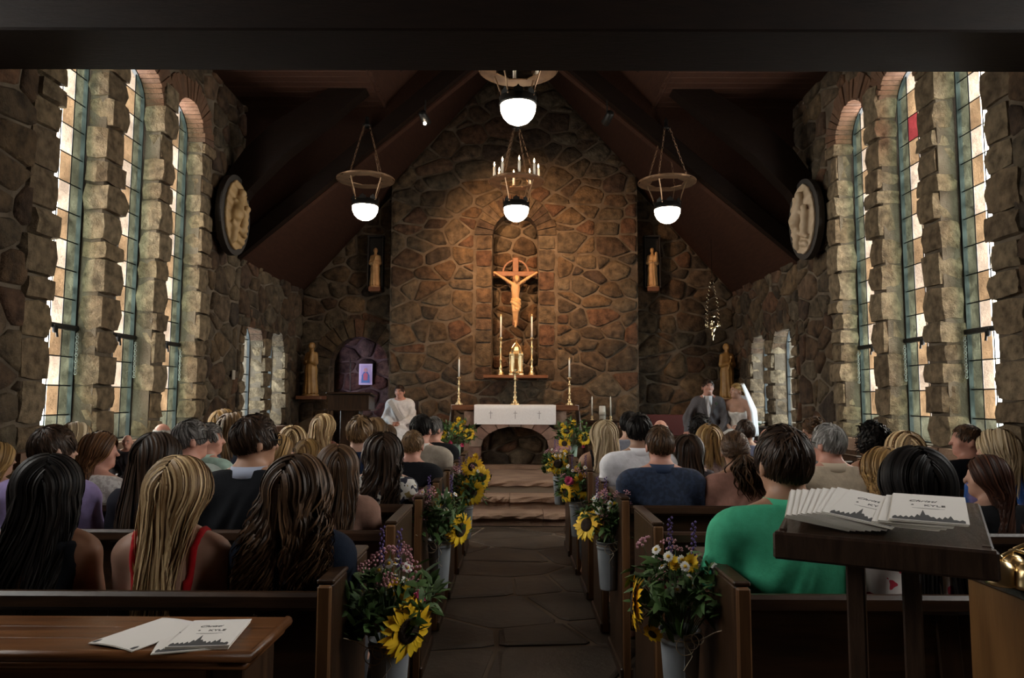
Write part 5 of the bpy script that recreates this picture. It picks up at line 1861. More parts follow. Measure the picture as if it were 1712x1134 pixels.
PASTEL = mat('blue_lilac_dyed_cloth', (.04, .14, .50), .85, col2=(.55, .36, .62), scale=5, contrast=(.42, .58))
LACE = print_mat('white_lace', (.62, .58, .55), (.45, .40, .38), 45, .5)

# ---- guests left of the aisle
person(85, 765, HD[0], 'woman with long black hair and open-backed black dress, in the rearmost pew', 'f', 0, 25, 'tan', dict(style='long', col='black', L=.18, n=420, amp=.006, wl=.3),
       dict(kind='dress', col=(.008, .009, .013), back=.36), sh=1.05, seed=1)
person(300, 768, HD[0], 'woman with long streaked blonde hair and red dress straps', 'f', 0, -12, 'fair', dict(style='long', col='blonde', L=.30, n=560, amp=.008, wl=.5, rad=.008, part=.3, spread=.5),
       dict(kind='tank', col=(.55, .012, .018), strapback=True, back=.30), sh=1.05, seed=2)
person(498, 770, HD[0], 'woman with wavy chestnut hair and dark navy top, rearmost pew by the aisle', 'f', 0, -15, 'fair', dict(style='long', col='brown', L=.18, n=460, amp=.022, wl=.14, vol=.20, spread=1.5),
       dict(kind='shirt', col=(.008, .013, .026), neck=.66), sh=1.08, seed=3)
person(88, 714, HD[1], 'dark-haired man in a lilac shirt behind the black-haired woman', 'm', 0, -30, 'fair', dict(style='short', col='darkbrown'),
       dict(kind='shirt', col=(.40, .32, .62), collar=(.40, .32, .62)), sh=1.12, seed=4)
person(126, 708, HD[3], 'pale blonde guest half hidden by the man in lilac', 'f', 0, -30, 'fair', dict(style='long', col='paleblonde', L=.10, n=300), dict(kind='blouse', col=(.3, .2, .15)), q=1.4, seed=5)
person(166, 726, HD[2], 'woman with short auburn bob and white lace top, face turned to the aisle', 'f', -10, -62, 'pink', dict(style='long', col='auburn', L=.03, n=380, vol=.22, amp=.008, wl=.2),
       dict(kind='blouse', mat=LACE, sleeve=.2), seed=6)
person(262, 727, HD[1], 'woman with very long straight brown hair behind the blonde', 'f', 0, -20, 'fair', dict(style='long', col='darkbrown', L=.28, n=440, part=-.4),
       dict(kind='blouse', col=(.02, .02, .03)), seed=8)
person(318, 704, HD[2], 'man with dark greying hair and glasses, looking towards the aisle', 'm', -8, -38, 'pink', dict(style='short', col='saltpepper'), dict(kind='shirt', col=(.42, .48, .44), collar=(.5, .55, .5)), glasses=True, seed=9)
person(348, 709, HD[3], 'man in a mint shirt seen in profile beside the greying man', 'm', -15, -55, 'pink', dict(style='short', col='saltpepper'), dict(kind='polo', col=(.42, .58, .50), collar=(.42, .58, .50)), q=1.2, seed=10)
person(272, 709, HD[5], 'elderly balding white-haired guest under the tall window', 'm', 0, 0, 'pink', dict(style='short', col='white', bald=True, n=200), dict(kind='shirt', col=(.3, .3, .3)), q=1.5, seed=11)
person(388, 694, HD[4], 'woman with ash-blonde hair and slate blue jacket', 'f', -5, -30, 'fair', dict(style='long', col='lightbrown', L=.02, n=340, vol=.2), dict(kind='suit', col=(.085, .105, .16)), q=1.2, seed=12)
person(372, 687, HD[5], 'woman with sandy hair in front of the ash-blonde woman', 'f', 0, -15, 'fair', dict(style='long', col='honey', L=.05, n=320, vol=.18), dict(kind='blouse', col=(.35, .25, .22)), q=1.4, seed=13)
person(424, 698, HD[1], 'tall man with dark brown hair, glasses and black suit', 'm', -4, -42, 'tan', dict(style='short', col='darkbrown', L=.06, vol=.16), dict(kind='suit', col=(.008, .009, .012), collar=(.36, .40, .52)), sh=1.12, glasses=True, seed=14)
person(462, 728, HD[2], 'girl with glasses peeking past the man in black', 'f', -10, -50, 'fair', dict(style='long', col='honey', L=.1, n=300), dict(kind='blouse', col=(.3, .3, .34)), q=1.3, glasses=True, sh=.9, seed=15)
person(490, 715, HD[4], 'woman with wavy light blonde hair behind the chestnut-haired woman', 'f', 0, 10, 'fair', dict(style='long', col='blonde', L=.22, n=380, amp=.02, wl=.12, vol=.16), dict(kind='blouse', col=(.30, .16, .14)), q=1.2, seed=16)
person(515, 736, HD[3], 'child with tousled dark blonde hair between two long-haired women', 'f', 0, -10, 'fair', dict(style='long', col='honey', L=.12, n=340, amp=.012, wl=.1), dict(kind='blouse', col=(.3, .2, .2)), sh=.85, seed=17)
person(540, 694, HD[5], 'woman with straight blonde hair and bare shoulders near the reading desk', 'f', 0, -20, 'pink', dict(style='long', col='blonde', L=.22, n=340), dict(kind='tank', col=(.35, .15, .12), strapback=True), q=1.3, seed=18)
person(566, 748, HD[1], 'woman with brown bob and mauve blouse beside the aisle', 'f', 0, 15, 'fair', dict(style='long', col='brown', L=.10, n=420, amp=.008, wl=.25, vol=.16), dict(kind='blouse', col=(.24, .13, .095), sleeve=.6, neck=.64), sh=1.12, seed=19)
person(602, 699, HD[3], 'young man with tousled light brown hair and navy jacket', 'm', 0, 0, 'fair', dict(style='short', col='lightbrown', L=.06, vol=.22), dict(kind='suit', col=(.012, .022, .055)), q=1.2, seed=20)
person(628, 700, HD[5], 'fair-haired guest in front of the navy jacket', 'f', 0, 0, 'fair', dict(style='long', col='lightbrown', L=.02, n=260), dict(kind='blouse', col=(.1, .1, .12)), q=1.5, seed=21)
person(648, 712, HD[6], 'small guest with brown hair partly hidden by the long dark hair', 'f', 0, 0, 'fair', dict(style='long', col='brown', L=.02, n=260), dict(kind='blouse', col=(.3, .25, .2)), q=1.5, seed=22)
person(641, 727, HD[2], 'woman with long dark wavy hair and black-and-white floral blouse', 'f', 0, 12, 'fair', dict(style='long', col='darkbrown', L=.28, n=430, amp=.018, wl=.13, vol=.14), dict(kind='blouse', mat=FLORAL, sleeve=.55), sh=1.1, seed=23)
person(690, 721, HD[3], 'boy with cropped sandy hair and black jacket beside the aisle', 'm', 0, -8, 'pink', dict(style='short', col='lightbrown', L=.03, vol=.06), dict(kind='suit', col=(.008, .008, .011)), q=1.1, sh=1.0, seed=24)
person(704, 695, HD[4], 'man with neat black hair and beige suit', 'm', 0, -20, 'pink', dict(style='short', col='black', L=.05, vol=.12), dict(kind='suit', col=(.40, .34, .28), collar=(.6, .58, .55)), q=1.2, sh=1.15, seed=25)
person(724, 698, HD[5], 'grey-haired man in a black suit in front of the beige suit', 'm', 0, -35, 'pink', dict(style='short', col='saltpepper'), dict(kind='suit', col=(.008, .008, .010)), q=1.4, sh=1.1, seed=26)
person(-4, 742, HD[2], 'guest with reddish blonde hair cut off by the picture edge', 'f', 0, -30, 'fair', dict(style='long', col='honey', L=.16, n=300), dict(kind='blouse', col=(.45, .09, .08)), seed=27)
# baby looking back over a shoulder
person(213, 728, HD[3] + .05, 'bald baby in dark striped clothes looking back at the camera', 'f', 180, 12, 'pink', None, dict(kind='shirt', col=(.03, .025, .03)), seat=.86, sh=1.0, legs=True, face=True, q=.9, seed=28, group='children')

# ---- guests right of the aisle
GREEN = mat('green_polo_knit', (.045, .40, .215), .85, col2=(.036, .34, .18), scale=40, bump=.2, bscale=80)
person(1310, 719, HD[0] + .06, 'man with thick dark hair in a bright green polo shirt', 'm', 0, 8, 'tan', dict(style='short', col='darkbrown', L=.06, vol=.16, n=520), dict(kind='polo', mat=GREEN, col=(.1, .4, .2), collar=(.045, .40, .215)), sh=1.16, build=1.1, seed=31)
person(1103, 714, HD[2], 'man with brown hair and navy plaid shirt beside the aisle', 'm', 0, 0, 'pink', dict(style='short', col='brown', L=.045, vol=.10), dict(kind='shirt', mat=PLAID, col=(.02, .03, .08), collar=(.012, .026, .07)), sh=1.18, build=1.05, beard=True, seed=32)
person(1068, 694, HD[3], 'man with black hair and white shirt', 'm', 0, -10, 'olive', dict(style='short', col='black', L=.05, vol=.14), dict(kind='shirt', col=(.82, .80, .84), collar=(.82, .8, .84)), sh=1.2, q=1.1, seed=33)
person(1010, 705, HD[4], 'woman with straight pale blonde hair and black straps by the aisle', 'f', 0, 12, 'tan', dict(style='long', col='paleblonde', L=.19, n=460), dict(kind='tank', col=(.008, .008, .01), strapback=True), sh=1.1, q=1.1, seed=34)
person(1052, 690, HD[5], 'dark-haired guest in a grey shirt in front of the white shirt', 'm', 0, -10, 'fair', dict(style='short', col='black'), dict(kind='shirt', col=(.25, .26, .32)), q=1.4, seed=35)
person(1104, 703, HD[6], 'bald-headed man beyond the navy plaid shirt', 'm', 0, 0, 'pink', dict(style='short', col='white', bald=True, n=160, L=.03, vol=.03), dict(kind='shirt', col=(.3, .3, .3)), q=1.4, seed=36)
person(1150, 729, HD[3], 'woman with long dark brown hair and dark flowered top', 'f', 0, -10, 'olive', dict(style='long', col='darkbrown', L=.26, n=420), dict(kind='blouse', mat=DFLOR, sleeve=.5), q=1.1, seed=37)
person(1186, 714, HD[4], 'woman with short honey-blonde layered hair and patterned pink top', 'f', 0, 0, 'fair', dict(style='long', col='honey', L=.0, n=420, vol=.26, amp=.01, wl=.15), dict(kind='blouse', mat=PATT), q=1.2, seed=38)
person(1170, 697, HD[6], 'guest with thick curly black hair below the groom', 'f', 0, 10, 'brown', dict(style='curly', col='black'), dict(kind='blouse', col=(.01, .01, .012)), q=1.4, seed=39)
person(1246, 703, HD[5], 'broad man with close dark brown hair and slate shirt', 'm', 0, 5, 'tan', dict(style='short', col='darkbrown', L=.035, vol=.08), dict(kind='shirt', col=(.13, .14, .22)), sh=1.25, q=1.2, seed=40)
person(1228, 724, HD[2], 'woman with curled brown half-up hair and salmon blouse', 'f', 0, -15, 'tan', dict(style='up', col='brown', pony=(.05, -.10, .76, .27, .045), vol=.12, n=420), dict(kind='blouse', col=(.42, .21, .16), sleeve=.6, neck=.64), sh=1.05, seed=41)
person(1284, 717, HD[4], 'pink bald crown just behind the green-shirted man', 'm', 0, 0, 'pink', dict(style='short', col='grey', bald=True, n=140, L=.03, vol=.03), dict(kind='shirt', col=(.2, .2, .22)), q=1.4, seed=42)
person(1357, 699, HD[5], 'guest with brown updo beyond the green-shirted man', 'f', 0, 0, 'fair', dict(style='up', col='brown', bun=(0, -.09, .85, .05)), dict(kind='blouse', col=(.2, .2, .2)), q=1.4, seed=43)
person(1386, 711, HD[2], 'grey-haired man with glasses and cream shirt', 'm', 0, 25, 'pink', dict(style='short', col='grey', L=.05, vol=.12), dict(kind='shirt', col=(.52, .42, .31), collar=(.52, .42, .31)), glasses=True, sh=1.15, seed=44)
person(1460, 711, HD[3], 'woman with short curly black hair and red sleeveless top', 'f', 0, 40, 'tan', dict(style='curly', col='black', L=.11, n=480), dict(kind='tank', col=(.42, .012, .02), back=.62), q=1.1, seed=45)
person(1512, 724, HD[2], 'woman with straight golden blonde hair under the tall window', 'f', 0, -5, 'fair', dict(style='long', col='blonde', L=.15, n=420), dict(kind='blouse', col=(.3, .25, .2)), seed=46)
person(1478, 753, HD[1], 'woman with crimped golden hair in front of the lectern stand', 'f', 0, 10, 'fair', dict(style='long', col='honey', L=.22, n=420, amp=.014, wl=.05, vol=.16), dict(kind='blouse', col=(.3, .2, .15)), seed=47)
person(1530, 755, HD[0], 'woman with pinned black hair and white dress printed with red roses', 'f', 0, 0, 'tan', dict(style='long', col='black', L=.16, n=460, vol=.16), dict(kind='blouse', mat=ROSES, sleeve=.5, neck=.62), sh=1.1, seed=48)
person(1617, 711, HD[3], 'man with a short fade haircut and dark shirt, in profile', 'm', 10, 62, 'pink', dict(style='short', col='brown', L=.025, vol=.05), dict(kind='polo', col=(.012, .013, .018)), sh=1.1, seed=49)
person(1668, 724, HD[2], 'woman with short feathered blonde hair and blue-lilac dyed shirt', 'f', 5, 35, 'pink', dict(style='long', col='paleblonde', L=.02, n=440, vol=.26, amp=.012, wl=.18), dict(kind='shirt', mat=PASTEL, col=(.42, .35, .58)), sh=1.15, seed=50)
person(1652, 764, HD[1], 'woman with long dark red-brown hair turned in profile, beside the brass bells', 'f', 10, 50, 'fair', dict(style='long', col='redbrown', L=.24, n=440), dict(kind='blouse', col=(.01, .01, .012)), seed=51)

# ---- priest
pr = person(669, 644, 11.0, 'priest in white robes seated with folded hands beside the altar', 'm', 176, -8, 'pink', dict(style='short', col='darkbrown', L=.025, vol=.07), dict(kind='robe', col=(.82, .81, .83), thick=.022), seat=PLAT + .43,
            arms='clasp', hands=True, face=True, tilt=.12, q=.9, sh=1.0, seed=60, group='wedding party', build=1.02)
stole = MB()
for k in range(10):
    t = k / 9
    stole.box((.13 - .22 * t, .118 + .035 * math.sin(t * PI * .8), .60 - .32 * t), (.085, .016, .06), Matrix.Rotation(.6, 3, 'Y'), .006)
stole.build('stole', mat('ivory_stole', (.60, .57, .55), .8), pr)
chair((pr.location.x, pr.location.y + .02, PLAT), math.radians(176), 'dark wooden armchair under the white-robed priest', mat('navy_cushion', (.02, .03, .06), .8))
# ---- groom
SUITG = mat('grey_suit_wool', (.115, .105, .115), .85, col2=(.095, .088, .097), scale=60, bump=.1, bscale=90)
gm_ = person(1183, 635, 10.3, 'smiling groom in a grey suit and white tie seated with arms spread', 'm', 170, 12, 'pink', dict(style='short', col='darkbrown', L=.022, vol=.07), dict(kind='suit', mat=SUITG, col=(.12, .11, .12), thick=.014, collar=(.72, .71, .73)), bottom=(.10, .095, .10), seat=PLAT + .43,
             arms='groom', hands=True, face='smile', q=.9, sh=1.0, seed=61, group='wedding party', build=1.0)
WHITEC = mat('white_shirt_front', (.72, .71, .73), .8)
def front_strip(pts, halfw, lift, name, matl, parent):
    V, F = [], []
    for k, (y, z, w) in enumerate(pts):
        V += [(-w, y + lift - .012, z), (0, y + lift, z), (w, y + lift - .012, z), (-w, y + lift - .03, z), (w, y + lift - .03, z)]
    for k in range(len(pts) - 1):
        a, b = k * 5, k * 5 + 5
        F += [(a, a + 1, b + 1, b), (a + 1, a + 2, b + 2, b + 1), (a + 3, a, b, b + 3), (a + 2, a + 4, b + 4, b + 2)]
    return obj(name, mesh(name, V, F, matl, True), parent)
front_strip([(.075, .655, .045), (.095, .60, .05), (.118, .52, .045), (.128, .44, .03), (.126, .36, .012)], .04, .012, 'shirt_front', WHITEC, gm_)
front_strip([(.088, .645, .014), (.105, .60, .012), (.128, .52, .018), (.137, .44, .020), (.137, .40, .012)], .012, .016, 'tie', mat('silver_tie', (.62, .60, .64), .5), gm_)
for s in (-1, 1):
    lp = MB().prism([(s * .05, .66), (s * .085, .60), (s * .095, .52), (s * .02, .36), (s * .03, .44), (s * .045, .54)], 1, .118, .138)
    lp.build('lapel', SUITG, gm_)
bt = MB()
for k in range(7):
    a = k * .9
    bt.lathe([(.001, -.008), (.011, 0), (.001, .008)], 7, (-.10 + .012 * math.cos(a), .155, .545 + .014 * math.sin(a)))
bt.build('boutonniere', mat('boutonniere_green', (.05, .08, .04), .8), gm_)
chair((gm_.location.x, gm_.location.y + .02, PLAT), math.radians(170), 'dark wooden chair behind the groom', REDP, False, .85)
# ---- bride
GOWN = mat('ivory_satin', (.66, .63, .60), .55, col2=(.58, .55, .52), scale=25, bump=.2, bscale=40)
br_ = person(1232, 642, 10.25, 'bride in a strapless white gown and veil, face turned to the groom', 'f', 160, -55, 'fair', dict(style='up', col='honey', bun=(0, -.105, .76, .048), vol=.10), dict(kind='strapless', mat=GOWN, col=(.7, .7, .7), thick=.014, neck=.50), seat=PLAT + .43,
             face=True, hands=True, q=.9, seed=62, group='wedding party')
# veil: a draped sheet falling from the back of the head
VEIL = bpy.data.materials.new('veil_tulle'); VEIL.use_nodes = True
_n, _l = VEIL.node_tree.nodes, VEIL.node_tree.links
_p = _n['Principled BSDF']; _p.inputs['Base Color'].default_value = (.85, .83, .84, 1); _p.inputs['Alpha'].default_value = .6; _p.inputs['Roughness'].default_value = .9
V, F = [], []
for i in range(19):
    t = i / 18
    for j in range(25):
        b = math.radians(128 + (160 * j / 24) + 10 * t)
        r = .085 + .15 * min(1, t * 1.9) + .02 * t + .011 * math.sin(j * 1.7) * (.2 + t)
        lift = .03 * math.sin(PI * j / 24) * (1 - t)
        V.append((-.015 - .02 * t + r * math.cos(b), -.02 - .02 * t + r * math.sin(b), .865 - .76 * t ** 1.05 + lift))
for i in range(18):
    for j in range(24):
        F.append((i * 25 + j, i * 25 + j + 1, (i + 1) * 25 + j + 1, (i + 1) * 25 + j))
vo = obj('veil', mesh('veil', V, F, VEIL, True), br_)
so = vo.modifiers.new('thickness', 'SOLIDIFY'); so.thickness = .002
chair((br_.location.x + .02, br_.location.y + .02, PLAT), math.radians(170), 'dark wooden chair behind the bride', REDP, False, .98)
# small table with the bridal bouquet
q = W(1274, 712, 10.5)
tbb = empty('flower_stand', (q.x - .02, 10.5, PLAT), 0, 'small dark stand beside the bride holding white flowers', 'stand')
hz = q.z - PLAT
MB().box((0, 0, hz - .02), (.26, .26, .03), None, .006).build('stand_top', WOOD, tbb)
MB().box((0, 0, (hz - .03) / 2), (.10, .10, hz - .04), None, .006).build('post', WOODV, tbb)
MB().box((0, 0, .02), (.24, .24, .04), None, .006).build('base', WOODV, tbb)
bq = empty('white_bouquet', (q.x - .03, 10.5, q.z), 0, 'white bridal bouquet lying on the stand by the small window', 'bouquet')
for k in range(9):
    a = k * 2.4; r = .02 + .012 * k ** .8
    f = MB()
    for j in range(3):
        f.lathe([(.001, 0), (.014 + .006 * j, .008 + .004 * (2 - j)), (.020 + .005 * j, .03 - .006 * j), (.017 + .005 * j, .034 - .006 * j)], 9)
    f.build('rose', mat('white_petal', (.75, .74, .68), .7), bq, True, (r * math.cos(a), r * math.sin(a), .03), (.5 * math.sin(a), -.5 * math.cos(a), 0))
MB().tube([(0, 0, .02), (-.05, -.08, .025)], .014, 8).build('stems', mat('stem_green', (.05, .12, .03), .7), bq)

# ------------------------------------------------------------------ flowers
YEL = mat('sunflower_petal', (.88, .50, .010), .6, col2=(.92, .62, .02), scale=8)
SEED_ = mat('sunflower_disc', (.020, .010, .006), .9, col2=(.045, .022, .010), scale=60, bump=.8, bscale=120)
LEAFG = mat('bouquet_leaf', (.035, .075, .018), .6, col2=(.07, .13, .035), scale=6, spec=.3)
STEMG = mat('bouquet_stem', (.05, .09, .03), .6)
WPET = mat('daisy_petal', (.72, .70, .66), .7)
YC_ = mat('daisy_eye', (.70, .42, .03), .8)
PINK = mat('pink_petal', (.60, .05, .16), .6, col2=(.70, .12, .26), scale=12)
LPINK = mat('pale_pink_bud', (.50, .24, .28), .7)
YPOM = mat('yellow_pompon', (.75, .52, .02), .7, col2=(.66, .42, .02), scale=20)
TWINE = mat('jute_twine', (.36, .29, .20), .9)
PURP = mat('purple_spike', (.10, .06, .20), .8)

def petal_ring(n, L, w, r0, lift, rng, z=0.0):
    V, F = [], []
    for i in range(n):
        a = 2 * PI * i / n + rng.uniform(-.08, .08)
        l = L * rng.uniform(.82, 1.08); ww = w * rng.uniform(.85, 1.1); lf = lift + rng.uniform(-.15, .15)
        c, s = math.cos(a), math.sin(a)
        b = len(V)
        for t, k in ((0, .35), (.35, 1.0), (.72, .8), (1.0, .06)):
            r = r0 + l * t; h = z + l * (lf * t - .35 * t * t)
            for q in (-1, 0, 1):
                V.append((r * c - q * ww * k * s, r * s + q * ww * k * c, h + (.10 * ww if q else -.06 * ww)))
        for j in range(3):
            for q in range(2):
                F.append((b + j * 3 + q, b + j * 3 + q + 1, b + j * 3 + q + 4, b + j * 3 + q + 3))
    return V, F
rng = random.Random(77)
_v1, _f1 = petal_ring(23, .054, .011, .034, .30, rng); _v2, _f2 = petal_ring(23, .058, .011, .032, .05, rng, -.004)
SUN_P = mesh('sunflower_petals', _v1 + _v2, _f1 + [tuple(i + len(_v1) for i in f) for f in _f2], YEL, True)
_m = MB().lathe([(.001, .010), (.012, .013), (.026, .012), (.036, .006), (.038, -.004), (.001, -.01)], 20)
SUN_D = mesh('sunflower_disc', _m.v, _m.f, SEED_, True)
_m = MB().lathe([(.001, -.022), (.02, -.016), (.036, -.006), (.03, -.004), (.001, -.006)], 12)
SUN_C = mesh('sunflower_calyx', _m.v, _m.f, LEAFG, True)
_v, _f = petal_ring(13, .011, .0035, .004, .05, rng)
DAI_P = mesh('daisy_petals', _v, _f, WPET, True)
_m = MB().lathe([(.001, .004), (.004, .003), (.005, 0), (.001, -.003)], 8)
DAI_D = mesh('daisy_eye', _m.v, _m.f, YC_, True)
def pompon(R, layers, n, L, w, matl, name):
    V, F = [], []
    for k in range(layers):
        a, b = petal_ring(n, L, w, R * .1 + R * .25 * k / layers, 1.6 - 1.5 * k / layers, rng, R * .3 - R * .4 * k / layers)
        F += [tuple(i + len(V) for i in f) for f in b]; V += a
    return mesh(name, V, F, matl, True)
PIN_P = pompon(.03, 4, 11, .026, .008, PINK, 'pink_bloom_petals')
YPO_P = pompon(.026, 4, 12, .020, .006, YPOM, 'yellow_bloom_petals')
_m = MB()
for k in range(14):
    a = k * 2.4; r = .0035 * math.sqrt(k)
    _m.lathe([(.001, -.003), (.0042, 0), (.001, .004)], 6, (r * 1.7 * math.cos(a), r * 1.7 * math.sin(a), .004 * rng.random() - .0006 * k))
PBUD = mesh('pink_buds', _m.v, _m.f, LPINK, True)

def aim(o, vec):
    o.rotation_euler = Vector(vec).to_track_quat('Z', 'Y').to_euler()

def leaf(mb, base, d, L, w, rng):
    d = Vector(d).normalized(); s = d.cross(Vector((rng.uniform(-1, 1), rng.uniform(-1, 1), 1))).normalized(); n = s.cross(d)
    P = []
    for t, k in ((0, .12), (.3, 1), (.65, .8), (1, .05)):
        c = Vector(base) + d * (L * t) - n * (L * .25 * t * t)
        P += [c - s * (w * k), c + n * (w * .25 * k), c + s * (w * k)]
    F = []
    for j in range(3):
        for q in range(2): F.append((j * 3 + q, j * 3 + q + 1, j * 3 + q + 4, j * 3 + q + 3))
    mb.add(P, F)

def bouquet(root, z0, spec, seed, spread=.13, height=.26, nfol=90, small=True):
    """spec: list of (kind, (x, y, z) offset from the vessel mouth, facing vector, size)"""
    rng = random.Random(seed)
    fol = MB(); stems = MB()
    for i in range(nfol):
        a = rng.random() * 2 * PI; r = spread * math.sqrt(rng.random()); h = height * rng.uniform(.15, .95) * (1 - .3 * (r / spread) ** 2)
        tip = Vector((r * math.cos(a) * 1.15, r * math.sin(a) * 1.15, z0 + h))
        if i % 3 == 0:
            base = Vector((.03 * math.cos(a), .03 * math.sin(a), z0 - .03))
            stems.tube([base, base.lerp(tip, .5) + Vector((0, 0, .02)), tip], [.0022, .0018, .001], 4, False)
        d = Vector((math.cos(a) * rng.uniform(.2, 1), math.sin(a) * rng.uniform(.2, 1), rng.uniform(-.2, 1.2)))
        for q in range(4):
            leaf(fol, tip + Vector([rng.uniform(-.025, .025) for _ in range(3)]), d + Vector([rng.uniform(-.8, .8) for _ in range(3)]), rng.uniform(.03, .075), rng.uniform(.006, .017), rng)
    o = fol.build('foliage', LEAFG, root, True); o['kind'] = 'stuff'
    for kind, off, face, size in spec:
        p = Vector((off[0], off[1], z0 + off[2]))
        base = Vector((off[0] * .15, off[1] * .15, z0 - .02))
        stems.tube([base, base.lerp(p, .6) + Vector((0, 0, .02)), p - Vector(face).normalized() * .01], [.004 * min(1, size), .0035 * min(1, size), .003 * min(1, size)], 5, False)
        e = None
        if kind == 'sun':
            e = obj('sunflower', SUN_P, root, p, None, size); aim(e, face)
            obj('flower_disc', SUN_D, e); obj('calyx', SUN_C, e)
        elif kind == 'pink': e = obj('pink_bloom', PIN_P, root, p, None, size); aim(e, face)
        elif kind == 'yel': e = obj('yellow_bloom', YPO_P, root, p, None, size); aim(e, face)
    if small:
        for i in range(16):
            a = rng.random() * 2 * PI; r = spread * rng.uniform(.3, 1.05); h = height * rng.uniform(.55, 1.05)
            p = Vector((r * math.cos(a), r * math.sin(a), z0 + h))
            stems.tube([Vector((r * .3 * math.cos(a), r * .3 * math.sin(a), z0 + .04)), p], [.0015, .001], 4, False)
            e = obj('daisy', DAI_P, root, p, None, rng.uniform(.9, 1.35)); aim(e, (math.cos(a) * .6, math.sin(a) * .6 - .5, .6)); obj('flower_disc', DAI_D, e)
        for i in range(12):
            a = rng.random() * 2 * PI; r = spread * rng.uniform(.3, 1.1); h = height * rng.uniform(.5, 1.15)
            p = Vector((r * math.cos(a), r * math.sin(a), z0 + h))
            stems.tube([Vector((r * .3 * math.cos(a), r * .3 * math.sin(a), z0 + .04)), p], [.0015, .001], 4, False)
            e = obj('pink_buds', PBUD, root, p, None, rng.uniform(1.0, 1.6)); aim(e, (math.cos(a), math.sin(a) - .4, 1.2))
        for i in range(2):
            x, y = rng.uniform(-.08, .08), rng.uniform(-.06, .06)
            sp = MB()
            for k in range(22):
                b = k * 2.4
                sp.lathe([(.001, -.005), (.005, 0), (.001, .006)], 5, (x + .007 * math.cos(b), y + .007 * math.sin(b), z0 + height * .9 + k * .006))
            sp.build('flower_spike', PURP, root)
    stems.build('stems', STEMG, root)

def bucket_mesh(root, h=.27, rt=.068, rb=.048):
    b = MB().lathe([(.001, .004), (rb - .004, .004), (rb, 0), (rb + .002, .006), (rb + (rt - rb) * .82, h * .82), (rt - .002, h * .86), (rt + .001, h * .865), (rt - .001, h * .88), (rt, h - .004), (rt + .003, h), (rt, h + .002), (rt - .004, h - .002), (rb - .004, .012), (.001, .012)], 28)
    o = b.build('bucket', GALV, root, True)
    s = MB().tube([(0, -rb - .002, .006), (0, -rt - .001, h * .99)], .0022, 5); s.build('seam', GALV, o)
    return h

def flower_bucket(px, py, d, label, spec, seed, side, tie=True):
    """py: pixel row of the bucket's mouth"""
    p = W(px, py, d)
    h = .27
    root = empty('flower_bucket', (p.x, p.y, p.z - h), 0, label, 'flower bucket', 'sunflower buckets on the pew ends')
    bucket_mesh(root, h)
    bouquet(root, h, spec, seed)
    # jute bow and the tie to the pew end
    tw = MB()
    tw.ring((0, 0, h * .93), .070, .0025, None, 24, 5)
    for k, (rr, ph) in enumerate(((.030, .3), (.024, 1.0), (.020, -.5))):
        M = Matrix.Rotation(ph, 3, 'Y') @ Matrix.Rotation(PI / 2, 3, 'X')
        tw.ring((side * .02 + (k - 1) * .02, -.075, h * .93 + (k - 1) * .012), rr, .0018, M, 18, 4)
    tw.tube([(side * .05, -.06, h * .93), (side * .085, -.12, h * 1.10), (side * .11, -.19, h * 1.22)], .0018, 4)
    tw.tube([(0, -.076, h * .93), (.02, -.085, h * .78), (-.01, -.088, h * .62), (.025, -.08, h * .5)], .0016, 4)
    tw.build('twine_bow', TWINE, root)
    return root

# right side of the aisle: rows 0, 2, 4, 6
flower_bucket(1137, 1052, 2.48, 'galvanised bucket of daisies and a side-on sunflower beside the green-shirted man', [('sun', (-.155, -.02, .09), (-1, .18, .05), 1.02), ('sun', (-.10, -.04, -.005), (-.6, -.7, -.5), .4), ('yel', (.02, -.06, .22), (.1, -.6, .7), 1.1), ('yel', (-.02, -.02, .21), (-.2, -.4, .8), .9), ('pink', (-.05, -.07, .15), (-.2, -.8, .5), .5)], 1, 1)
flower_bucket(1017, 905, 4.22, 'galvanised bucket with one tilted sunflower on the navy plaid man\'s pew', [('sun', (-.13, -.05, .10), (-.7, -.65, .35), 1.05), ('yel', (.03, -.05, .2), (0, -.5, .8), .8), ('yel', (.07, 0, .22), (.2, -.3, .8), .7)], 2, 1)
flower_bucket(966, 838, 5.72, 'galvanised bucket with a full-face sunflower and pink bloom below the pale blonde woman', [('sun', (.045, -.09, .13), (.05, -1, .12), 1.25), ('sun', (-.10, -.06, .07), (-.8, -.55, 0), .9), ('pink', (-.07, -.09, .16), (-.3, -.8, .4), 1.15), ('yel', (-.01, -.03, .24), (0, -.4, .8), 1.0)], 3, 1)
flower_bucket(936, 797, 7.15, 'farthest small bucket with a sunflower on the groom side of the aisle', [('sun', (-.02, -.08, .13), (-.1, -1, .15), 1.2), ('sun', (-.10, -.02, .12), (-.9, -.4, .2), .9), ('yel', (.05, -.02, .22), (0, -.4, .8), 1.2)], 4, 1)
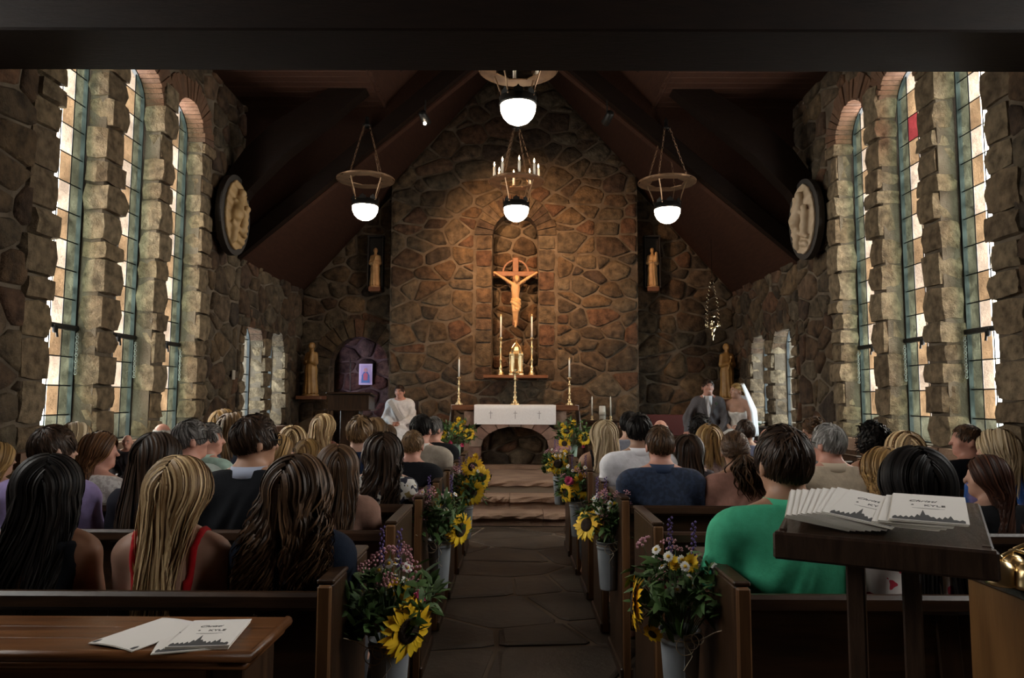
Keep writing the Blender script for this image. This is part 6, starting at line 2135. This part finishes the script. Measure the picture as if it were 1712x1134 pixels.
# left side
flower_bucket(652, 1067, 2.45, 'galvanised bucket with pink buds and one large drooping sunflower, rearmost pew', [('sun', (.075, -.10, .055), (.72, -.68, -.12), 1.12), ('yel', (.055, -.06, .145), (.3, -.6, .6), 1.2), ('yel', (.02, -.05, .165), (0, -.5, .8), 1.0), ('pink', (.09, -.02, .13), (.5, -.5, .5), .7)], 5, -1)
flower_bucket(735, 902, 4.15, 'galvanised bucket with a sunflower turned to the aisle beside the floral blouse', [('sun', (.12, -.04, .06), (.75, -.6, -.1), 1.1), ('pink', (.06, -.09, .12), (.2, -.9, .2), .7), ('yel', (.0, -.05, .2), (0, -.5, .8), .9), ('yel', (.05, .0, .23), (.1, -.4, .8), .8)], 6, -1)
flower_bucket(777, 842, 5.7, 'galvanised bucket crowned by three sunflowers on the priest side', [('sun', (.055, -.09, .10), (.15, -1, .05), 1.25), ('sun', (.12, -.02, .20), (.4, -.85, .1), 1.1), ('sun', (.06, .02, .28), (.1, -.9, .4), 1.05), ('yel', (.08, .03, .35), (0, -.5, .8), 1.0)], 7, -1)
# mint vases on slender stands either side of the steps
MINT = mat('mint_enamel', (.36, .50, .42), .4, col2=(.32, .46, .38), scale=5)
for px, lab, spec, sd in ((764, 'priest', [('sun', (-.18, -.06, .13), (-.1, -1, .1), .85), ('sun', (.0, -.08, .19), (.0, -1, .25), .85), ('sun', (.14, -.05, .12), (.35, -.9, .05), .8), ('pink', (-.07, -.08, .02), (-.2, -1, 0), 1.0), ('pink', (.06, -.08, .0), (.4, -.9, 0), .7), ('yel', (.02, -.02, .27), (0, -.6, .6), 1.2), ('yel', (.08, -.02, .24), (0, -.6, .6), 1.0)], 21),
                           (959, 'groom', [('sun', (-.08, -.08, .16), (-.15, -1, .15), .85), ('sun', (-.11, -.06, .02), (-.2, -1, -.05), .85), ('sun', (.12, -.07, .08), (.2, -1, .05), .9), ('yel', (-.0, -.02, .24), (0, -.6, .6), 1.3), ('pink', (.1, -.05, -.01), (.3, -.9, 0), .6), ('yel', (-.13, -.02, .22), (0, -.6, .6), .9)], 22)):
    d = 8.25
    zt = 1.5 - 108 * d / FPX
    p = W(px, 745, d)
    stn = empty('flower_pedestal', (p.x, d, 0), 0, 'slim dark wooden pedestal under the mint vase, %s side' % lab, 'pedestal')
    MB().box((0, 0, zt - .015), (.2, .2, .03), None, .005).build('pedestal_top', WOOD, stn)
    MB().box((0, 0, (zt - .03) / 2), (.11, .11, zt - .03), None, .006).build('pedestal_column', WOODV, stn)
    MB().box((0, 0, .02), (.22, .22, .04), None, .005).build('pedestal_base', WOODV, stn)
    v = empty('flower_vase', (p.x, d, zt), 0, 'tall mint green vase of sunflowers beside the steps, %s side' % lab, 'vase', 'mint vases of sunflowers')
    MB().lathe([(.001, .004), (.026, .004), (.028, 0), (.030, .008), (.046, .215), (.049, .225), (.045, .224), (.028, .015), (.001, .012)], 20).build('vase_body', MINT, v, True)
    bouquet(v, .22, spec, sd, .17, .30, 80, False)

# ------------------------------------------------------------------ foreground: oak console with programmes
TX0, TX1, TY0, TY1, TZ = -1.75, -.592, 1.655, 1.925, .93
ct = empty('oak_console', (0, 0, 0), 0, 'oak console table holding two wedding programmes behind the rear pew', 'table')
nb = 3
for k in range(nb):
    y0 = TY0 + .012 + (TY1 - TY0 - .012) * k / nb; y1 = TY0 + .012 + (TY1 - TY0 - .012) * (k + 1) / nb
    MB().box(((TX0 + TX1) / 2, (y0 + y1) / 2, TZ - .012), (TX1 - TX0, y1 - y0 - .0006, .024), None, .0012).build('top_board', TABLEW, ct)
MB().tube([(TX0, TY0 + .008, TZ - .010), (TX1 + .004, TY0 + .008, TZ - .010), (TX1 + .004, TY1, TZ - .010)], .013, 10).build('moulded_edge', TABLEW, ct, True)
MB().tube([(TX0, TY0 + .022, TZ - .034), (TX1 - .012, TY0 + .022, TZ - .034), (TX1 - .012, TY1, TZ - .034)], .010, 8).build('cove_moulding', TABLEW, ct, True)
MB().box(((TX0 + TX1) / 2 - .03, TY0 + .03, TZ - .17), (TX1 - TX0 - .14, .03, .26), None, .003).build('apron', TABLEW, ct)
MB().box((TX1 - .06, (TY0 + TY1) / 2 + .01, .45), (.075, TY1 - TY0 - .06, .90), None, .004).build('end_panel', WOODV, ct)
MB().box((TX0 + .06, (TY0 + TY1) / 2 + .01, .45), (.075, TY1 - TY0 - .06, .90), None, .004).build('end_panel', WOODV, ct)
MB().box(((TX0 + TX1) / 2, TY1 - .04, .45), (TX1 - TX0 - .2, .02, .80), None, .003).build('back_panel', WOOD, ct)

PAP2 = mat('programme_cover', (.66, .62, .58), .9)
MNT = mat('programme_mountains', (.045, .042, .042), .9)
def mountains(w, h, seed):
    r = random.Random(seed)
    pts = [(-w / 2, 0)]
    n = 26
    for i in range(n + 1):
        t = i / n
        base = h * (.28 + .55 * math.exp(-((t - .45) / .10) ** 2) + .22 * math.exp(-((t - .78) / .07) ** 2))
        pts.append((-w / 2 + w * t, base * (.65 + .5 * r.random() if i % 2 else .55)))
    pts.append((w / 2, 0))
    return pts
def text_obj(body, size, matl, parent, loc, shear=0.0, rot=None):
    cu = bpy.data.curves.new('lettering', 'FONT'); cu.body = body; cu.size = size; cu.align_x = 'CENTER'; cu.shear = shear; cu.extrude = .0002
    cu.materials.append(matl)
    t_ = bpy.data.objects.new('lettering', cu); link(t_)
    bpy.context.view_layer.update()
    me = bpy.data.meshes.new_from_object(t_.evaluated_get(bpy.context.evaluated_depsgraph_get()))
    bpy.data.objects.remove(t_, do_unlink=True)
    return obj('lettering', me, parent, loc, rot)
def programme(M, label, pages=3, w=.14, h=.108, group='wedding programmes', cover=True, bow=.0):
    """a folded programme lying flat in its own frame; M places it"""
    root = empty('wedding_programme', (0, 0, 0), 0, label, 'programme', group)
    root.matrix_world = M
    t = .0012
    for k in range(pages):
        V, F = [], []
        nx = 6
        a = .012 * (k - pages / 2) / max(1, pages)
        for q in range(nx + 1):
            x = -w / 2 + w * q / nx
            z = k * t * 1.3 + bow * (1 - (2 * q / nx - 1) ** 2)
            V += [(x + a * .3, -h / 2 + a * .2, z), (x + a * .3, h / 2 + a * .2, z), (x + a * .3, h / 2 + a * .2, z + t), (x + a * .3, -h / 2 + a * .2, z + t)]
        for q in range(nx):
            for j in range(4):
                F.append((q * 4 + j, q * 4 + (j + 1) % 4, q * 4 + 4 + (j + 1) % 4, q * 4 + 4 + j))
        F += [(3, 2, 1, 0), (nx * 4, nx * 4 + 1, nx * 4 + 2, nx * 4 + 3)]
        obj('cover' if k == pages - 1 else 'page', mesh('sheet', V, F, PAP2 if k == pages - 1 else PAPER, False), root)
    zt = (pages - 1) * t * 1.3 + t + .0004 + bow * .2
    if cover:
        mt = mountains(w * .92, h * .42, 5)
        obj('mountain_print', MB().prism(mt, 2, 0, .0003).build('mountain_print', MNT, root).data, None) if False else MB().prism(mt, 2, 0, .0003).build('mountain_print', MNT, root, False, (0, -h / 2 + .004, zt))
        text_obj('Christi', .019, MNT, root, (-.012, h * .20, zt), .35)
        text_obj('&', .009, MNT, root, (-.030, h * .06, zt), .2)
        text_obj('KYLE', .018, MNT, root, (.012, h * .04, zt))
        MB().box((0, -.002 - .0, 0), (.06, .0012, .0002)).box((0, -.005, 0), (.04, .0009, .0002)).build('fine_print_lines', mat('pale_print', (.35, .33, .31), .9), root, False, (0, -.006, zt))
    return root
def flat_at(px, py, d, z, rz, tiltx=0, tilty=0):
    p = W(px, py, d)
    return Matrix.Translation((p.x, p.y, z)) @ Matrix.Rotation(rz, 4, 'Z') @ Matrix.Rotation(tiltx, 4, 'X') @ Matrix.Rotation(tilty, 4, 'Y')
programme(flat_at(249, 1045, 1.775, TZ + .002, math.radians(-22)), 'single slightly curled wedding programme on the oak console', 2, .14, .205, bow=.004)
programme(flat_at(352, 1052, 1.765, TZ + .002, math.radians(6)), 'stacked wedding programmes lying beside the single one on the oak console', 6, .14, .195)
programme(flat_at(322, 1056, 1.75, TZ + .002, math.radians(16)), 'wedding programme peeking out beneath the stack on the oak console', 2, .14, .195)

# ------------------------------------------------------------------ foreground: bookstand with fanned programmes
BW, BD = .40, .343
phi = math.radians(-29)
NL = W(1297, 882, 1.60)
u = Vector((math.cos(phi), math.sin(phi), 0)); vdir = Vector((-math.sin(phi), math.cos(phi), 0))
ctr = NL + u * (BW / 2) + vdir * (BD / 2)
bs = empty('bookstand', (ctr.x, ctr.y, 0), phi, 'dark wooden bookstand with sloping top covered in fanned programmes', 'bookstand')
zb, slope = 1.213, math.atan(.05 / BD)
STANDW = mat('bookstand_oak', k=.6, col=(.030, .014, .008), rough=.28, col2=(.075, .040, .024), scale=2.2, stretch=(26, 5, 5), bump=.25, bscale=7, spec=.6)
MB().box((0, 0, 0), (BW, BD, .026), Matrix.Rotation(slope, 3, 'X'), .005).build('sloping_top', STANDW, bs, False, (0, 0, zb + .012))
MB().box((0, -BD / 2 + .006, zb - .028), (BW + .012, .03, .058), None, .005).build('front_lip', STANDW, bs)
MB().box((0, BD / 2 - .02, zb - .01), (BW, .02, .05), None, .004).build('rear_rail', STANDW, bs)
for s in (-1, 1):
    MB().box((s * (BW / 2 - .012), 0, zb - .02), (.022, BD - .03, .05), None, .004).build('side_rail', STANDW, bs)
    MB().box((s * .055, -.02, .60), (.038, .05, 1.16), None, .004).build('leg', STANDW, bs)
    MB().box((s * .055, 0, .03), (.05, .34, .06), None, .006).build('foot', STANDW, bs)
MB().box((0, -.02, .35), (.12, .03, .06), None, .004).build('stretcher', STANDW, bs)
BM = Matrix.Translation((ctr.x, ctr.y, zb + .026)) @ Matrix.Rotation(phi, 4, 'Z') @ Matrix.Rotation(slope, 4, 'X')
# fan of closed programmes leaning on one another towards the left edge
ORDN = ['leftmost', 'second', 'third', 'fourth', 'fifth', 'sixth', 'seventh', 'eighth']
for i in range(8):
    x = -.128 + i * .0125
    M = BM @ Matrix.Translation((x, -.040 + .001 * i, .014 + .0012 * i)) @ Matrix.Rotation(math.radians(5 - 1.4 * i + (i % 3)), 4, 'Z') @ Matrix.Rotation(math.radians(10), 4, 'Y')
    programme(M, '%s programme of the overlapping fan on the bookstand, cover mostly hidden' % ORDN[i], 5, .13, .215, 'fanned programmes on the bookstand', cover=False)
programme(BM @ Matrix.Translation((-.020, -.045, .028)) @ Matrix.Rotation(math.radians(-9), 4, 'Z') @ Matrix.Rotation(math.radians(7), 4, 'Y'), 'cover-up programme ending the fan on the bookstand', 3, .13, .21)
for i in range(3):
    programme(BM @ Matrix.Translation((.052 + .010 * i, -.050 - .002 * i, .024 + .004 * i)) @ Matrix.Rotation(math.radians(-5 + i), 4, 'Z'), 'cream programme, %s of the stack in the middle of the bookstand' % ('bottom', 'second from bottom', 'third from bottom')[i], 3, .135, .205, 'stacked programmes on the bookstand', cover=False)
programme(BM @ Matrix.Translation((.092, -.055, .038)) @ Matrix.Rotation(math.radians(-1), 4, 'Z'), 'uppermost programme of the stack near the bookstand edge by the bells', 3, .14, .205)

# ------------------------------------------------------------------ foreground: cabinet with altar bells
CABW = mat('cabinet_oak', k=.6, col=(.17, .075, .022), rough=.4, col2=(.27, .125, .04), scale=2.5, stretch=(8, 8, 1.2), bump=.1, bscale=5)
CX, CY0, CY1, CZ = 1.245, 1.55, 2.02, 1.045
cb = empty('oak_cabinet', (0, 0, 0), 0, 'honey oak cabinet with dark top and shelves, corner at the picture edge', 'cabinet')
MB().box((CX + .36, (CY0 + CY1) / 2, CZ - .012), (.76, CY1 - CY0 + .05, .024), None, .004).build('cabinet_top', STANDW, cb)
MB().box((CX + .012, (CY0 + CY1) / 2, (CZ - .024) / 2), (.024, CY1 - CY0, CZ - .024), None, .003).build('side_panel', CABW, cb)
MB().box((CX + .71, (CY0 + CY1) / 2, (CZ - .024) / 2), (.024, CY1 - CY0, CZ - .024), None, .003).build('side_panel', CABW, cb)
MB().box((CX + .36, CY1 - .01, (CZ - .024) / 2), (.70, .02, CZ - .024), None, .003).build('back_panel', CABW, cb)
for z in (.05, .42, .74, .90):
    MB().box((CX + .36, (CY0 + CY1) / 2 - .005, z), (.67, CY1 - CY0 - .03, .02), None, .003).build('shelf', CABW, cb)
tag(MB().box((0, 0, .04), (.30, .30, .08), None, .01).build('folded_linen', LINEN, None, False, (CX + .33, CY0 + .17, .91)), 'folded white linen on the upper cabinet shelf', 'linen')
bl = W(1688, 940, 1.82)
be = empty('altar_bells', (bl.x + .02, 1.83, CZ), 0, 'cluster of polished brass altar bells on the cabinet', 'altar bells')
BELL = [(.001, .062), (.010, .061), (.020, .056), (.028, .045), (.031, .030), (.033, .012), (.036, .004), (.034, .002), (.030, .012), (.026, .04), (.001, .052)]
for x, y, z in ((-.045, -.015, .0), (.012, .03, .006), (.05, -.03, .0), (.0, -.05, -.002)):
    b_ = MB().lathe(BELL, 24).build('bell', BRASS, be, True, (x, y, z + .002))
    MB().lathe([(.001, .0), (.006, .004), (.006, .010), (.001, .014)], 8).build('crown_knob', BRASS, b_, True, (0, 0, .060))
MB().tube([(-.045, -.015, .07), (0, 0, .085), (.05, -.03, .07)], .005, 6).tube([(0, 0, .085), (.06, .02, .10), (.13, .03, .098)], .006, 6).build('handle', BRASS, be, True)
